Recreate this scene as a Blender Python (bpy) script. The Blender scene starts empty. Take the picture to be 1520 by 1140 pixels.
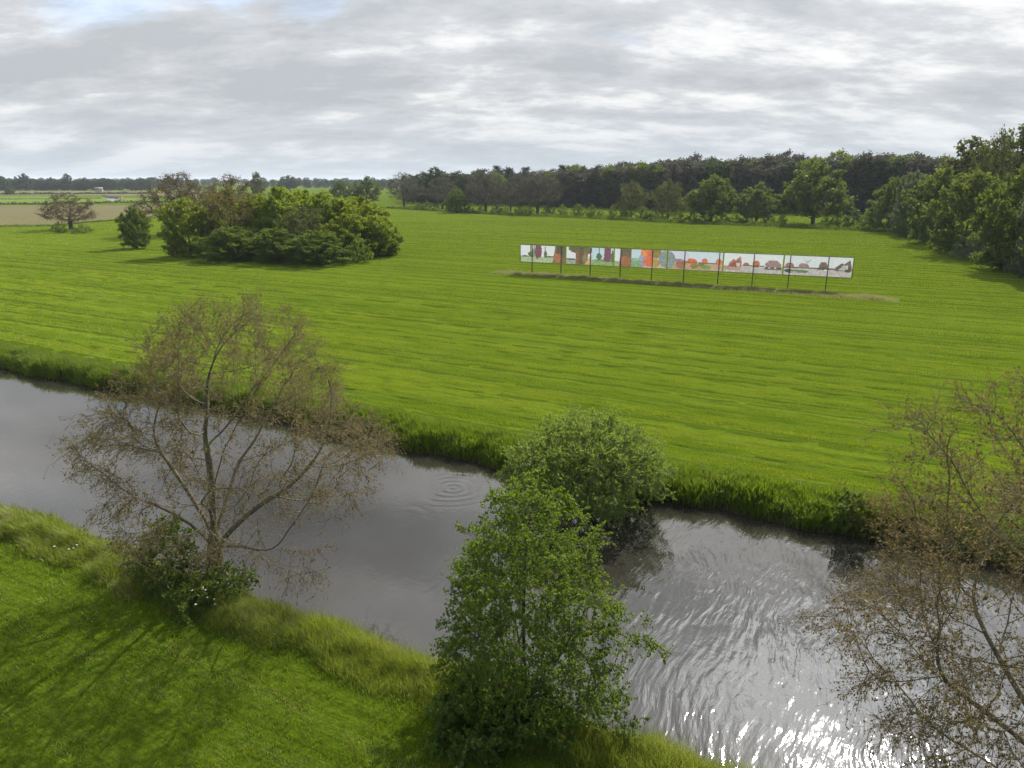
import bpy, math, random
import numpy as np
from math import radians, sin, cos, pi

# ------------------------------------------------------------------ basics
scene = bpy.context.scene
COL = scene.collection
FPX, CAMH = 1055.0, 18.0
PITCH = math.atan((570 - 266) / FPX)
SUN_EL, SUN_AZ = radians(41.5), radians(30)
SDIR = np.array([sin(SUN_AZ) * cos(SUN_EL), cos(SUN_AZ) * cos(SUN_EL), sin(SUN_EL)])
WATER_Z = -1.0
RIV = radians(27.5)
E = np.array([cos(RIV), -sin(RIV)])      # along the river
N = np.array([sin(RIV), cos(RIV)])       # across the river


def G(u, v, z=0.0):
    """ground point seen at a place of the 1520 x 1140 photograph"""
    a, b = (u - 760) / FPX, (570 - v) / FPX
    dy = cos(PITCH) + b * sin(PITCH)
    dz = b * cos(PITCH) - sin(PITCH)
    t = (z - CAMH) / dz
    return np.array([a * t, dy * t, z])


def depth(p):
    return p[1] * cos(PITCH) + (CAMH - p[2]) * sin(PITCH)


def top_z(v, y):
    b = (570 - v) / FPX
    return CAMH + y / (cos(PITCH) + b * sin(PITCH)) * (b * cos(PITCH) - sin(PITCH))


def st(s, t, z=0.0):
    return np.array([E[0] * s + N[0] * t, E[1] * s + N[1] * t, z])


# ------------------------------------------------------------------ mesh helpers
def mk(name, V, faces, mats, midx=None, rnd=None, smooth=False, parent=None, link=True):
    """faces: list of int arrays (k, n) with n corners each"""
    me = bpy.data.meshes.new(name)
    V = np.asarray(V, dtype=np.float32)
    me.vertices.add(len(V))
    me.vertices.foreach_set('co', V.ravel())
    faces = [np.asarray(f, dtype=np.int32) for f in faces if len(f)]
    corner = np.concatenate([f.ravel() for f in faces])
    sizes = np.concatenate([np.full(len(f), f.shape[1], dtype=np.int32) for f in faces])
    starts = np.zeros(len(sizes), dtype=np.int32)
    starts[1:] = np.cumsum(sizes)[:-1]
    me.loops.add(len(corner))
    me.loops.foreach_set('vertex_index', corner)
    me.polygons.add(len(sizes))
    me.polygons.foreach_set('loop_start', starts)
    if smooth is True:
        me.polygons.foreach_set('use_smooth', np.ones(len(sizes), dtype=bool))
    elif smooth is not False:
        me.polygons.foreach_set('use_smooth', np.asarray(smooth, dtype=bool))
    for m in (mats if isinstance(mats, (list, tuple)) else [mats]):
        me.materials.append(m)
    if midx is not None:
        me.polygons.foreach_set('material_index', np.asarray(midx, dtype=np.int32))
    if rnd is not None:
        at = me.attributes.new('rnd', 'FLOAT', 'POINT')
        at.data.foreach_set('value', np.asarray(rnd, dtype=np.float32))
    me.update(calc_edges=True)
    me.validate()
    o = bpy.data.objects.new(name, me)
    if link:
        COL.objects.link(o)
    if parent is not None:
        o.parent = parent
    return o


def tag(o, label=None, cat=None, group=None, kind=None):
    if label: o['label'] = label
    if cat: o['category'] = cat
    if group: o['group'] = group
    if kind: o['kind'] = kind
    return o


def empty(name, loc, rz=0.0):
    o = bpy.data.objects.new(name, None)
    o.empty_display_size = 0.3
    COL.objects.link(o)
    o.location = loc
    o.rotation_euler = (0, 0, rz)
    return o


class Acc:
    """collects vertices, quads and triangles of one mesh"""
    def __init__(self):
        self.V, self.Q, self.T, self.R, self.n = [], [], [], [], 0
        self.qm, self.tm = [], []

    def add(self, V, Q=None, T=None, rnd=None, m=0):
        V = np.asarray(V, dtype=np.float32).reshape(-1, 3)
        if Q is not None and len(Q):
            Q = np.asarray(Q) + self.n
            self.Q.append(Q); self.qm.append(np.full(len(Q), m))
        if T is not None and len(T):
            T = np.asarray(T) + self.n
            self.T.append(T); self.tm.append(np.full(len(T), m))
        self.V.append(V)
        self.R.append(np.full(len(V), .5) if rnd is None else rnd)
        self.n += len(V)

    def box(self, x0, x1, y0, y1, z0, z1, m=0):
        V = [(x, y, z) for z in (z0, z1) for y in (y0, y1) for x in (x0, x1)]
        Q = [(0, 2, 3, 1), (4, 5, 7, 6), (0, 1, 5, 4), (2, 6, 7, 3), (0, 4, 6, 2), (1, 3, 7, 5)]
        self.add(V, Q, m=m)

    def build(self, name, mats, parent=None, smooth=False, link=True):
        f, mi = [], []
        if self.Q: f.append(np.concatenate(self.Q)); mi.append(np.concatenate(self.qm))
        if self.T: f.append(np.concatenate(self.T)); mi.append(np.concatenate(self.tm))
        return mk(name, np.concatenate(self.V), f, mats, np.concatenate(mi), np.concatenate(self.R), smooth, parent, link)


def nrm(a):
    return a / np.maximum(np.linalg.norm(a, axis=-1, keepdims=True), 1e-9)


# ------------------------------------------------------------------ materials
def nodes_of(name):
    m = bpy.data.materials.new(name)
    m.use_nodes = True
    nt = m.node_tree
    nt.nodes.clear()
    return m, nt


def nd(nt, typ, inputs=None, **props):
    n = nt.nodes.new(typ)
    for k, v in props.items():
        setattr(n, k, v)
    for k, v in (inputs or {}).items():
        s = n.inputs[k]
        if isinstance(v, bpy.types.NodeSocket):
            nt.links.new(v, s)
        else:
            s.default_value = v
    return n


def math_n(nt, op, a, b=0.0, c=None, clamp=False):
    n = nt.nodes.new('ShaderNodeMath')
    n.operation = op
    n.use_clamp = clamp
    for i, x in enumerate((a, b, c)):
        if x is None: continue
        if isinstance(x, bpy.types.NodeSocket): nt.links.new(x, n.inputs[i])
        else: n.inputs[i].default_value = x
    return n.outputs[0]


def ramp(nt, fac, stops, interp='LINEAR'):
    n = nt.nodes.new('ShaderNodeValToRGB')
    n.color_ramp.interpolation = interp
    el = n.color_ramp.elements
    while len(el) < len(stops): el.new(0.5)
    for e, (p, c) in zip(el, stops):
        e.position = p
        e.color = (c, c, c, 1) if isinstance(c, (int, float)) else (*c, 1)
    nt.links.new(fac, n.inputs[0])
    return n.outputs[0]


def mixc(nt, fac, a, b, mode='MIX'):
    n = nt.nodes.new('ShaderNodeMix')
    n.data_type = 'RGBA'
    n.blend_type = mode
    for s, x in ((n.inputs[0], fac), (n.inputs[6], a), (n.inputs[7], b)):
        if isinstance(x, bpy.types.NodeSocket): nt.links.new(x, s)
        elif isinstance(x, (int, float)): s.default_value = x
        else: s.default_value = (*x, 1)
    return n.outputs[2]


def noise(nt, vec, scale, detail=4, rough=.55, dist=0.0):
    n = nd(nt, 'ShaderNodeTexNoise', {'Scale': scale, 'Detail': detail, 'Roughness': rough, 'Distortion': dist})
    if vec is not None: nt.links.new(vec, n.inputs['Vector'])
    return n.outputs[0]


def out(nt, sh):
    o = nt.nodes.new('ShaderNodeOutputMaterial')
    nt.links.new(sh, o.inputs[0])


LEAFM = {}


def leaf_mat(name, dark, light, trans=.45, gloss=.06, transc=None, nscale=.35):
    """leaf blades: per-leaf colour between dark and light, see-through to light from behind"""
    if name in LEAFM: return LEAFM[name]
    m, nt = nodes_of(name)
    r = nd(nt, 'ShaderNodeAttribute', attribute_name='rnd').outputs['Fac']
    oi = nd(nt, 'ShaderNodeObjectInfo')
    tc = nd(nt, 'ShaderNodeTexCoord').outputs['Object']
    nz = noise(nt, tc, nscale, 2)
    f = math_n(nt, 'ADD', math_n(nt, 'MULTIPLY', r, .6), math_n(nt, 'MULTIPLY', math_n(nt, 'SUBTRACT', nz, .3), 1.0), clamp=True)
    c = mixc(nt, f, dark, light)
    hv = nd(nt, 'ShaderNodeHueSaturation', {'Color': c, 'Value': math_n(nt, 'ADD', .82, math_n(nt, 'MULTIPLY', oi.outputs['Random'], .36)),
                                           'Hue': math_n(nt, 'ADD', .49, math_n(nt, 'MULTIPLY', oi.outputs['Random'], .02))}).outputs[0]
    d = nd(nt, 'ShaderNodeBsdfDiffuse', {'Color': hv}).outputs[0]
    tcol = mixc(nt, .55, hv, transc) if transc else hv
    t = nd(nt, 'ShaderNodeBsdfTranslucent', {'Color': tcol}).outputs[0]
    mx = nd(nt, 'ShaderNodeMixShader', {0: trans, 1: d, 2: t}).outputs[0]
    g = nd(nt, 'ShaderNodeBsdfGlossy', {'Color': (.9, .9, .9, 1), 'Roughness': .5}).outputs[0]
    mx = nd(nt, 'ShaderNodeMixShader', {0: gloss * .4, 1: mx, 2: g}).outputs[0]
    out(nt, mx)
    LEAFM[name] = m
    return m


def bark_mat(name, a, b, moss=None):
    m, nt = nodes_of(name)
    tc = nd(nt, 'ShaderNodeTexCoord').outputs['Object']
    mp = nd(nt, 'ShaderNodeMapping', {'Vector': tc, 'Scale': (6, 6, 1.6)}).outputs[0]
    n1 = noise(nt, mp, 2.2, 6, .65)
    c = mixc(nt, ramp(nt, n1, [(.35, 0), (.68, 1)]), a, b)
    if moss:
        n2 = noise(nt, tc, 1.3, 4)
        c = mixc(nt, ramp(nt, n2, [(.5, 0), (.62, .75)]), c, moss)
    bp = nd(nt, 'ShaderNodeBump', {'Height': n1, 'Strength': .6, 'Distance': .05}).outputs[0]
    p = nd(nt, 'ShaderNodeBsdfPrincipled', {'Base Color': c, 'Roughness': .9, 'Normal': bp})
    out(nt, p.outputs[0])
    return m


def plain_mat(name, col, rough=.7, metal=0.0, var=.15, scale=3.0):
    m, nt = nodes_of(name)
    tc = nd(nt, 'ShaderNodeTexCoord').outputs['Object']
    n1 = noise(nt, tc, scale, 5, .6)
    c2 = tuple(x * (1 - var) for x in col)
    c1 = tuple(min(1, x * (1 + var)) for x in col)
    c = mixc(nt, n1, c2, c1)
    p = nd(nt, 'ShaderNodeBsdfPrincipled', {'Base Color': c, 'Roughness': rough, 'Metallic': metal})
    out(nt, p.outputs[0])
    return m


BARK = bark_mat('bark_mossy', (.06, .048, .032), (.17, .135, .09), (.12, .125, .04))
BARK_D = bark_mat('bark_dark', (.03, .025, .02), (.085, .07, .055))
TWIG = bark_mat('twig_bark', (.07, .060, .034), (.145, .125, .068))

L_ALDER = leaf_mat('alder_leaf', (.036, .072, .008), (.110, .165, .015), .46, .04, (.30, .43, .018), .9)
L_BROWN = leaf_mat('withered_leaf', (.075, .058, .025), (.195, .152, .062), .42, .02, (.30, .23, .06), .8)
L_WILLOW = leaf_mat('willow_leaf', (.055, .098, .018), (.18, .25, .06), .5, .05, (.36, .48, .05), .7)
L_SHRUB = leaf_mat('shrub_leaf', (.028, .058, .008), (.085, .138, .016), .45, .05, (.25, .37, .02), .9)
L_GREEN = leaf_mat('oak_leaf', (.03, .05, .009), (.085, .115, .02), .38, .05, (.2, .25, .02), .25)
L_YELLOW = leaf_mat('maple_leaf', (.036, .070, .007), (.112, .155, .012), .48, .04, (.34, .41, .015), .3)
L_DARK = leaf_mat('dense_leaf', (.026, .050, .008), (.074, .108, .016), .42, .03, (.22, .29, .016), .3)
L_OLIVE = leaf_mat('olive_leaf', (.055, .055, .016), (.125, .12, .028), .4, .04, (.28, .24, .03), .3)
L_RUST = leaf_mat('rusty_leaf', (.062, .050, .028), (.125, .095, .048), .3, .03, (.21, .14, .04), .3)
L_MAUVE = leaf_mat('bare_beech_leaf', (.042, .042, .034), (.085, .080, .062), .3, .03, (.12, .11, .07), .12)
L_SILVER = leaf_mat('silver_leaf', (.04, .06, .03), (.125, .15, .085), .35, .07, (.2, .26, .08), .3)
L_PINE = leaf_mat('pine_needle', (.014, .026, .014), (.035, .055, .025), .15, .04, None, .4)
L_FAR = leaf_mat('distant_leaf', (.025, .04, .016), (.055, .075, .028), .3, .03, (.1, .14, .03), .1)

L_EDGE = leaf_mat('wood_edge_leaf', (.032, .054, .014), (.092, .118, .028), .4, .03, (.22, .27, .035), .25)

L_TALL = leaf_mat('tall_tree_leaf', (.034, .046, .014), (.085, .098, .028), .36, .03, (.19, .21, .03), .25)
L_MID = leaf_mat('ash_leaf', (.036, .070, .008), (.112, .152, .014), .48, .03, (.33, .41, .015), .3)

# ------------------------------------------------------------------ tree growing
def tube(acc, P, R, sides, rnd=.5, m=0):
    P = np.asarray(P); k = len(P)
    if k < 2: return
    T = np.empty_like(P)
    T[1:-1] = P[2:] - P[:-2]; T[0] = P[1] - P[0]; T[-1] = P[-1] - P[-2]
    T = nrm(T)
    ref = np.array([.31, .95, .05]) if abs(T[0, 1]) < .8 else np.array([.95, .1, .3])
    A = nrm(np.cross(T, ref)); B = np.cross(T, A)
    a = np.arange(sides) * 2 * pi / sides
    V = P[:, None] + (A[:, None] * np.cos(a)[None, :, None] + B[:, None] * np.sin(a)[None, :, None]) * np.asarray(R)[:, None, None]
    i = np.arange(k - 1)[:, None] * sides
    j = np.arange(sides)[None]
    jn = (j + 1) % sides
    Q = np.stack([i + j, i + jn, i + sides + jn, i + sides + j], -1).reshape(-1, 4)
    acc.add(V.reshape(-1, 3), Q, m=m, rnd=np.full(k * sides, rnd))


def tubes(acc, P, R, m=0, rnd=.5):
    """many three-sided twigs at once: P (t, k, 3), R (t, k)"""
    t, k = P.shape[:2]
    if t == 0: return
    T = np.empty_like(P)
    T[:, 1:] = P[:, 1:] - P[:, :-1]; T[:, 0] = T[:, 1]
    T = nrm(T)
    A = nrm(np.cross(T, np.array([.37, .2, .9]))); B = np.cross(T, A)
    a = np.arange(3) * 2 * pi / 3
    V = P[:, :, None] + (A[:, :, None] * np.cos(a)[:, None] + B[:, :, None] * np.sin(a)[:, None]) * R[:, :, None, None]
    b = (np.arange(t) * k * 3)[:, None, None]
    i = (np.arange(k - 1) * 3)[None, :, None]
    j = np.arange(3)[None, None]; jn = (j + 1) % 3
    Q = np.stack([b + i + j, b + i + jn, b + i + 3 + jn, b + i + 3 + j], -1).reshape(-1, 4)
    acc.add(V.reshape(-1, 3), Q, m=m, rnd=np.full(t * k * 3, rnd))


def leaves(acc, P, D, L, W, rng, m=0, up=.3):
    """diamond leaves at P pointing along D"""
    n = len(P)
    if n == 0: return
    D = nrm(D)
    Nn = nrm(rng.normal(size=(n, 3)) + np.array([0, 0, up * 2]))
    B = nrm(np.cross(D, Nn))
    L = np.broadcast_to(L, (n,))[:, None]; W = np.broadcast_to(W, (n,))[:, None]
    V = np.stack([P, P + D * L * .45 + B * W * .5, P + D * L, P + D * L * .45 - B * W * .5], 1)
    Q = np.arange(n * 4).reshape(n, 4)
    acc.add(V.reshape(-1, 3), Q, m=m, rnd=np.repeat(rng.rand(n), 4))


def grow(attr, pts, par, step, dk, rng, trop=(0, 0, .05), iters=160, jit=.12, di=1e9, cap=9000):
    pos = np.zeros((cap, 3)); pos[:len(pts)] = pts
    par = list(par); n = len(pts)
    kids = np.zeros(cap, int)
    for p in par:
        if p >= 0: kids[p] += 1
    at = np.array(attr)
    D = np.linalg.norm(at[:, None] - pos[None, :n], axis=2)
    near = D.argmin(1); dist = D.min(1)
    trop = np.array(trop)
    for _ in range(iters):
        keep = dist > dk
        at, near, dist = at[keep], near[keep], dist[keep]
        if len(at) == 0 or n > cap - 600: break
        act = dist < di
        if not act.any(): break
        S = np.zeros((n, 3))
        np.add.at(S, near[act], nrm(at[act] - pos[near[act]]))
        src = np.unique(near[act])
        src = src[kids[src] < 4]
        if len(src) == 0: break
        if len(src) > 500: src = rng.permutation(src)[:500]
        d = nrm(nrm(S[src]) + trop + rng.normal(size=(len(src), 3)) * jit)
        new = pos[src] + d * step
        k = len(src)
        pos[n:n + k] = new
        par.extend(src.tolist()); kids[src] += 1
        D = np.linalg.norm(at[:, None] - new[None], axis=2)
        j = D.argmin(1); dm = D[np.arange(len(at)), j]
        b = dm < dist
        near = np.where(b, n + j, near); dist = np.where(b, dm, dist)
        n += k
    return pos[:n].copy(), np.array(par)


def skeleton(pos, par, r0, e=2.7, rmax=None, fix=0):
    n = len(pos)
    acc = np.zeros(n)
    nk = np.bincount(par[par >= 0], minlength=n)
    for i in range(n - 1, -1, -1):
        if nk[i] == 0: acc[i] = r0 ** e
        if par[i] >= 0: acc[par[i]] += acc[i] * 1.0
    r = acc ** (1 / e)
    if rmax: 
        f = rmax / r.max()
        r = np.where(r > r0 * 2, r * (1 + (f - 1) * np.clip((r - r0 * 2) / (r.max() - r0 * 2), 0, 1)), r)
    main = np.full(n, -1)
    for i in range(n - 1, 0, -1):
        p = par[i]
        if p >= 0 and (main[p] < 0 or r[i] > r[main[p]]): main[p] = i
    for _ in range(2):
        q = pos.copy()
        ok = (par >= 0) & (main >= 0)
        q[ok] = .5 * pos[ok] + .25 * (pos[par[ok]] + pos[main[ok]])
        q[:fix] = pos[:fix]
        pos = q
    chains = []
    for i in range(n):
        p = par[i]
        if p < 0 or main[p] != i:
            c = [] if p < 0 else [p]
            j = i
            while j >= 0:
                c.append(j); j = main[j]
            chains.append((c, p >= 0))
    return pos, r, chains, nk


def profile_points(prof, n, rng, shell=.5, lump=.18, seed=0, squash=1.0):
    """points inside a body of revolution given as (z, r) pairs, outline made uneven by lobes"""
    z = np.array([p[0] for p in prof]); r = np.array([p[1] for p in prof])
    out_ = []
    ph = rng.rand(8) * 6.28
    while len(out_) < n:
        zz = z[0] + (z[-1] - z[0]) * rng.rand(); R = np.interp(zz, z, r)
        if rng.rand() > (R / r.max()) ** 1.3 + .03: continue
        a = rng.rand() * 2 * pi
        R = R * (1 + lump * (.6 * sin(2 * a + ph[0] + zz * .7) + .6 * sin(3 * a + ph[1] - zz * .9) + .5 * sin(5 * a + ph[2] + zz * 1.7) ))
        q = rng.rand() ** (shell)
        out_.append((R * q * cos(a), R * q * sin(a) * squash, zz))
    return np.array(out_)


def grown_tree(seed, prof, n_attr, init, step, dk, r0, rtrunk, twig_per, twig_len, leaf_n, leaf_l, leaf_w,
               droop=.15, trop=(0, 0, .05), sub=2, trunk_lim=.012, twig_r=.006, lump=.18, shell=.5, up=.3, leafdir=.6,
               extra=None, mid=.5, jit=.12, twig_rt=2.6, shift=(0, 0, 0), inner=0.0):
    """returns two Acc: the woody frame (trunk) and the crown (twigs material 0, leaves material 1)"""
    rng = np.random.RandomState(seed)
    at = profile_points(prof, n_attr, rng, shell, lump) + np.array(shift)
    if extra is not None: at = np.concatenate([at, extra])
    pts, par = [], []
    for line in init:                        # list of polylines; first is the trunk, others name their start (index of a point)
        start, P = line
        last = start
        for p in P:
            pts.append(p); par.append(last); last = len(pts) - 1
    pos, par = grow(at, np.array(pts, float), par, step, dk, rng, trop, jit=jit)
    pos, r, chains, nk = skeleton(pos, par, r0, e=3.0, rmax=rtrunk, fix=1)
    wood, crown = Acc(), Acc()
    for c, joined in chains:
        P = pos[c]; R = r[c].copy()
        if joined: R[0] = min(R[0], R[1] * 1.25)
        if c[0] == 0:
            h = P[:, 2]
            R = R * (1 + .55 * np.exp(-np.maximum(h, 0) / .35))
        s = 9 if R.max() > .1 else 6 if R.max() > .04 else 4 if R.max() > .015 else 3
        if R.max() > trunk_lim: tube(wood, P, R, s)
        else: tube(crown, P, R, 3, m=0)
    # twigs
    cand = np.where((r < r0 * twig_rt) & (par >= 0))[0]
    if inner:
        pz = np.array([q[0] for q in prof]); pr = np.array([q[1] for q in prof])
        rel = np.hypot(pos[cand, 0] - shift[0], pos[cand, 1] - shift[1]) / np.interp(pos[cand, 2], pz, pr)
        hi = (pos[cand, 2] - pz[0]) / (pz[-1] - pz[0])
        cand = cand[rng.rand(len(cand)) < np.clip((rel - inner * (1 - hi)) * 3, .12, 1)]
    idx = np.repeat(cand, twig_per)
    bd = nrm(pos[idx] - pos[par[idx]])
    cen = np.array([0, 0, np.mean([p[0] for p in prof])])
    outw = nrm(pos[idx] - cen)
    d = nrm(bd * .7 + outw * .35 + rng.normal(size=bd.shape) * .55 + np.array([0, 0, .05]))
    L = twig_len * (.5 + rng.rand(len(idx)))
    tt = np.linspace(0, 1, 4)
    bend = rng.normal(size=bd.shape) * .18
    low = np.clip(1.2 - (pos[idx][:, 2] - prof[0][0]) / (prof[-1][0] - prof[0][0]) * 1.4, 0, 1)
    P = pos[idx][:, None] + d[:, None] * (L[:, None] * tt)[:, :, None] + (bend * L[:, None])[:, None] * (tt ** 2)[None, :, None]
    P[:, :, 2] -= (droop * low * L)[:, None] * tt ** 2 * 2
    R = twig_r * (1 - .7 * tt)[None] * np.ones((len(idx), 1))
    tubes(crown, P, R)
    LP, LD = [], []
    allP = [P]
    for _ in range(sub):
        k = 1 + rng.randint(0, 3, len(idx))
        b = P[np.arange(len(idx)), k]
        d2 = nrm(d + rng.normal(size=d.shape) * .75)
        L2 = L * (.3 + .4 * rng.rand(len(idx)))
        P2 = b[:, None] + d2[:, None] * (L2[:, None] * tt[:3] * 1.5)[:, :, None]
        P2[:, :, 2] -= (droop * low * L2)[:, None] * tt[:3] ** 2 * 3
        tubes(crown, P2, twig_r * .7 * (1 - .6 * tt[:3])[None] * np.ones((len(idx), 1)))
        allP.append(P2)
    for Pq in allP:
        t, k = Pq.shape[:2]
        m = rng.poisson(leaf_n / len(allP), t)
        ii = np.repeat(np.arange(t), m)
        f = rng.rand(len(ii)) ** mid * (k - 1.001)
        a = f.astype(int); w = (f - a)[:, None]
        LP.append(Pq[ii, a] * (1 - w) + Pq[ii, a + 1] * w)
        LD.append(nrm(Pq[ii, a + 1] - Pq[ii, a]) * leafdir + rng.normal(size=(len(ii), 3)) * .6)
    LP = np.concatenate(LP); LD = np.concatenate(LD)
    sc = .6 + .8 * rng.rand(len(LP))
    leaves(crown, LP, LD, leaf_l * sc, leaf_w * sc, rng, m=1, up=up)
    return wood, crown


def clump_tree(seed, prof, n_attr, init, step, dk, r0, rtrunk, per, size, spread, lump=.2, shell=.35, trop=(0, 0, .08), core=.0, twig=0, squash=1.0, jit=.12, aspect=.75, twig_len=1.0):
    """a tree seen from afar: grown limbs, leaf sprays round their ends"""
    rng = np.random.RandomState(seed)
    at = profile_points(prof, n_attr, rng, shell, lump, squash=squash)
    pts, par = [], []
    for start, P in init:
        last = start
        for p in P:
            pts.append(p); par.append(last); last = len(pts) - 1
    pos, par = grow(at, np.array(pts, float), par, step, dk, rng, trop, jit=jit, cap=4000)
    pos, r, chains, nk = skeleton(pos, par, r0, rmax=rtrunk, fix=1)
    wood, crown = Acc(), Acc()
    for c, joined in chains:
        P = pos[c]; R = r[c].copy()
        if joined: R[0] = min(R[0], R[1] * 1.2)
        tube(wood, P, R, 6 if R.max() > .12 else 3)
    cand = np.where((r < r0 * 2.2) & (par >= 0))[0]
    if twig:
        idx = np.repeat(cand, twig)
        d = nrm(nrm(pos[idx] - pos[par[idx]]) * .6 + rng.normal(size=(len(idx), 3)) * .6 + np.array([0, 0, .15]))
        L = twig_len * (.5 + rng.rand(len(idx)))
        tt = np.linspace(0, 1, 3)
        P = pos[idx][:, None] + d[:, None] * (L[:, None] * tt)[:, :, None]
        tubes(crown, P, r0 * .5 * (1 - .6 * tt)[None] * np.ones((len(idx), 1)))
    idx = np.repeat(cand, per)
    # each spray: leaves lie on a little shell round the node, facing out
    v = nrm(rng.normal(size=(len(idx), 3))) * spread * (.35 + .75 * rng.rand(len(idx))[:, None])
    v[:, 2] *= .75
    LP = pos[idx] + v
    LP = LP[LP[:, 2] > .05]
    sc = .6 + .8 * rng.rand(len(LP))
    leaves(crown, LP, rng.normal(size=LP.shape), size * sc, size * aspect * sc, rng, m=1, up=.25)
    return wood, crown


class Proto:
    def __init__(self, name, wc, H, W, bark, leaf):
        self.H, self.W = H, W
        self.wood = wc[0].build('trunk', [bark], smooth=True, link=False).data if wc[0].n else None
        self.crown = wc[1].build('crown', [TWIG, leaf], link=False).data


def plant(proto, name, label, cat, base, H, W, rz=0.0, leaf=None, group=None, D=None, parts=True):
    t = empty(name, tuple(base), rz)
    t.scale = (W / proto.W, (D or W) / proto.W, H / proto.H)
    tag(t, label, cat, group)
    for nm, me in (('trunk', proto.wood), ('crown', proto.crown)):
        if me is None: continue
        o = bpy.data.objects.new(nm, me)
        COL.objects.link(o); o.parent = t
        if nm == 'crown' and leaf is not None:
            o.material_slots[1].link = 'OBJECT'
            o.material_slots[1].material = leaf
    return t


def plant_px(proto, name, label, cat, u, vb, vt, wpx, rz=0.0, leaf=None, group=None, deep=None):
    """stands at ground pixel (u, vb), its top reaching row vt, wpx wide"""
    b = G(u, vb)
    H = top_z(vt, b[1])
    W = wpx * depth(b) / FPX
    return plant(proto, name, label, cat, b, H, W, rz, leaf, group, deep * W if deep else None)


rs = np.random.RandomState(7)

# ------------------------------------------------------------------ ground
def edge_near(s):
    return 19.9 + .14 * np.sin(s * .33 + 1) + .14 * np.sin(s * .93) + .1 * np.sin(s * 2.3)


def edge_far(s):
    return 40.0 + .4 * np.sin(s * .11 + .5) + .25 * np.sin(s * .7) + .15 * np.sin(s * 1.9 + 2) - .00012 * np.clip(s, -200, 200) ** 2 * (s < 0)


def ground_z(s, t):
    en, ef = edge_near(s), edge_far(s)
    zn = np.interp(t - en, [-60, -4, -2.6, -1.2, -.3, .5, 3], [0, 0, .12, .05, -.55, -1.25, -2.2])
    zf = np.interp(t - ef, [-3, -.5, .25, .9, 2.2, 4.5, 60], [-2.2, -1.3, -.7, -.15, .12, 0, 0])
    z = np.where(t < 30, zn, zf)
    z = z + (.05 * np.sin(s * .9 + t * .7) * np.sin(t * .5 - s * .33) + .03 * np.sin(s * 2.1) * np.sin(t * 1.7)) * (np.abs(t - 30) < 60) * (z > -.3)
    return z


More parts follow.
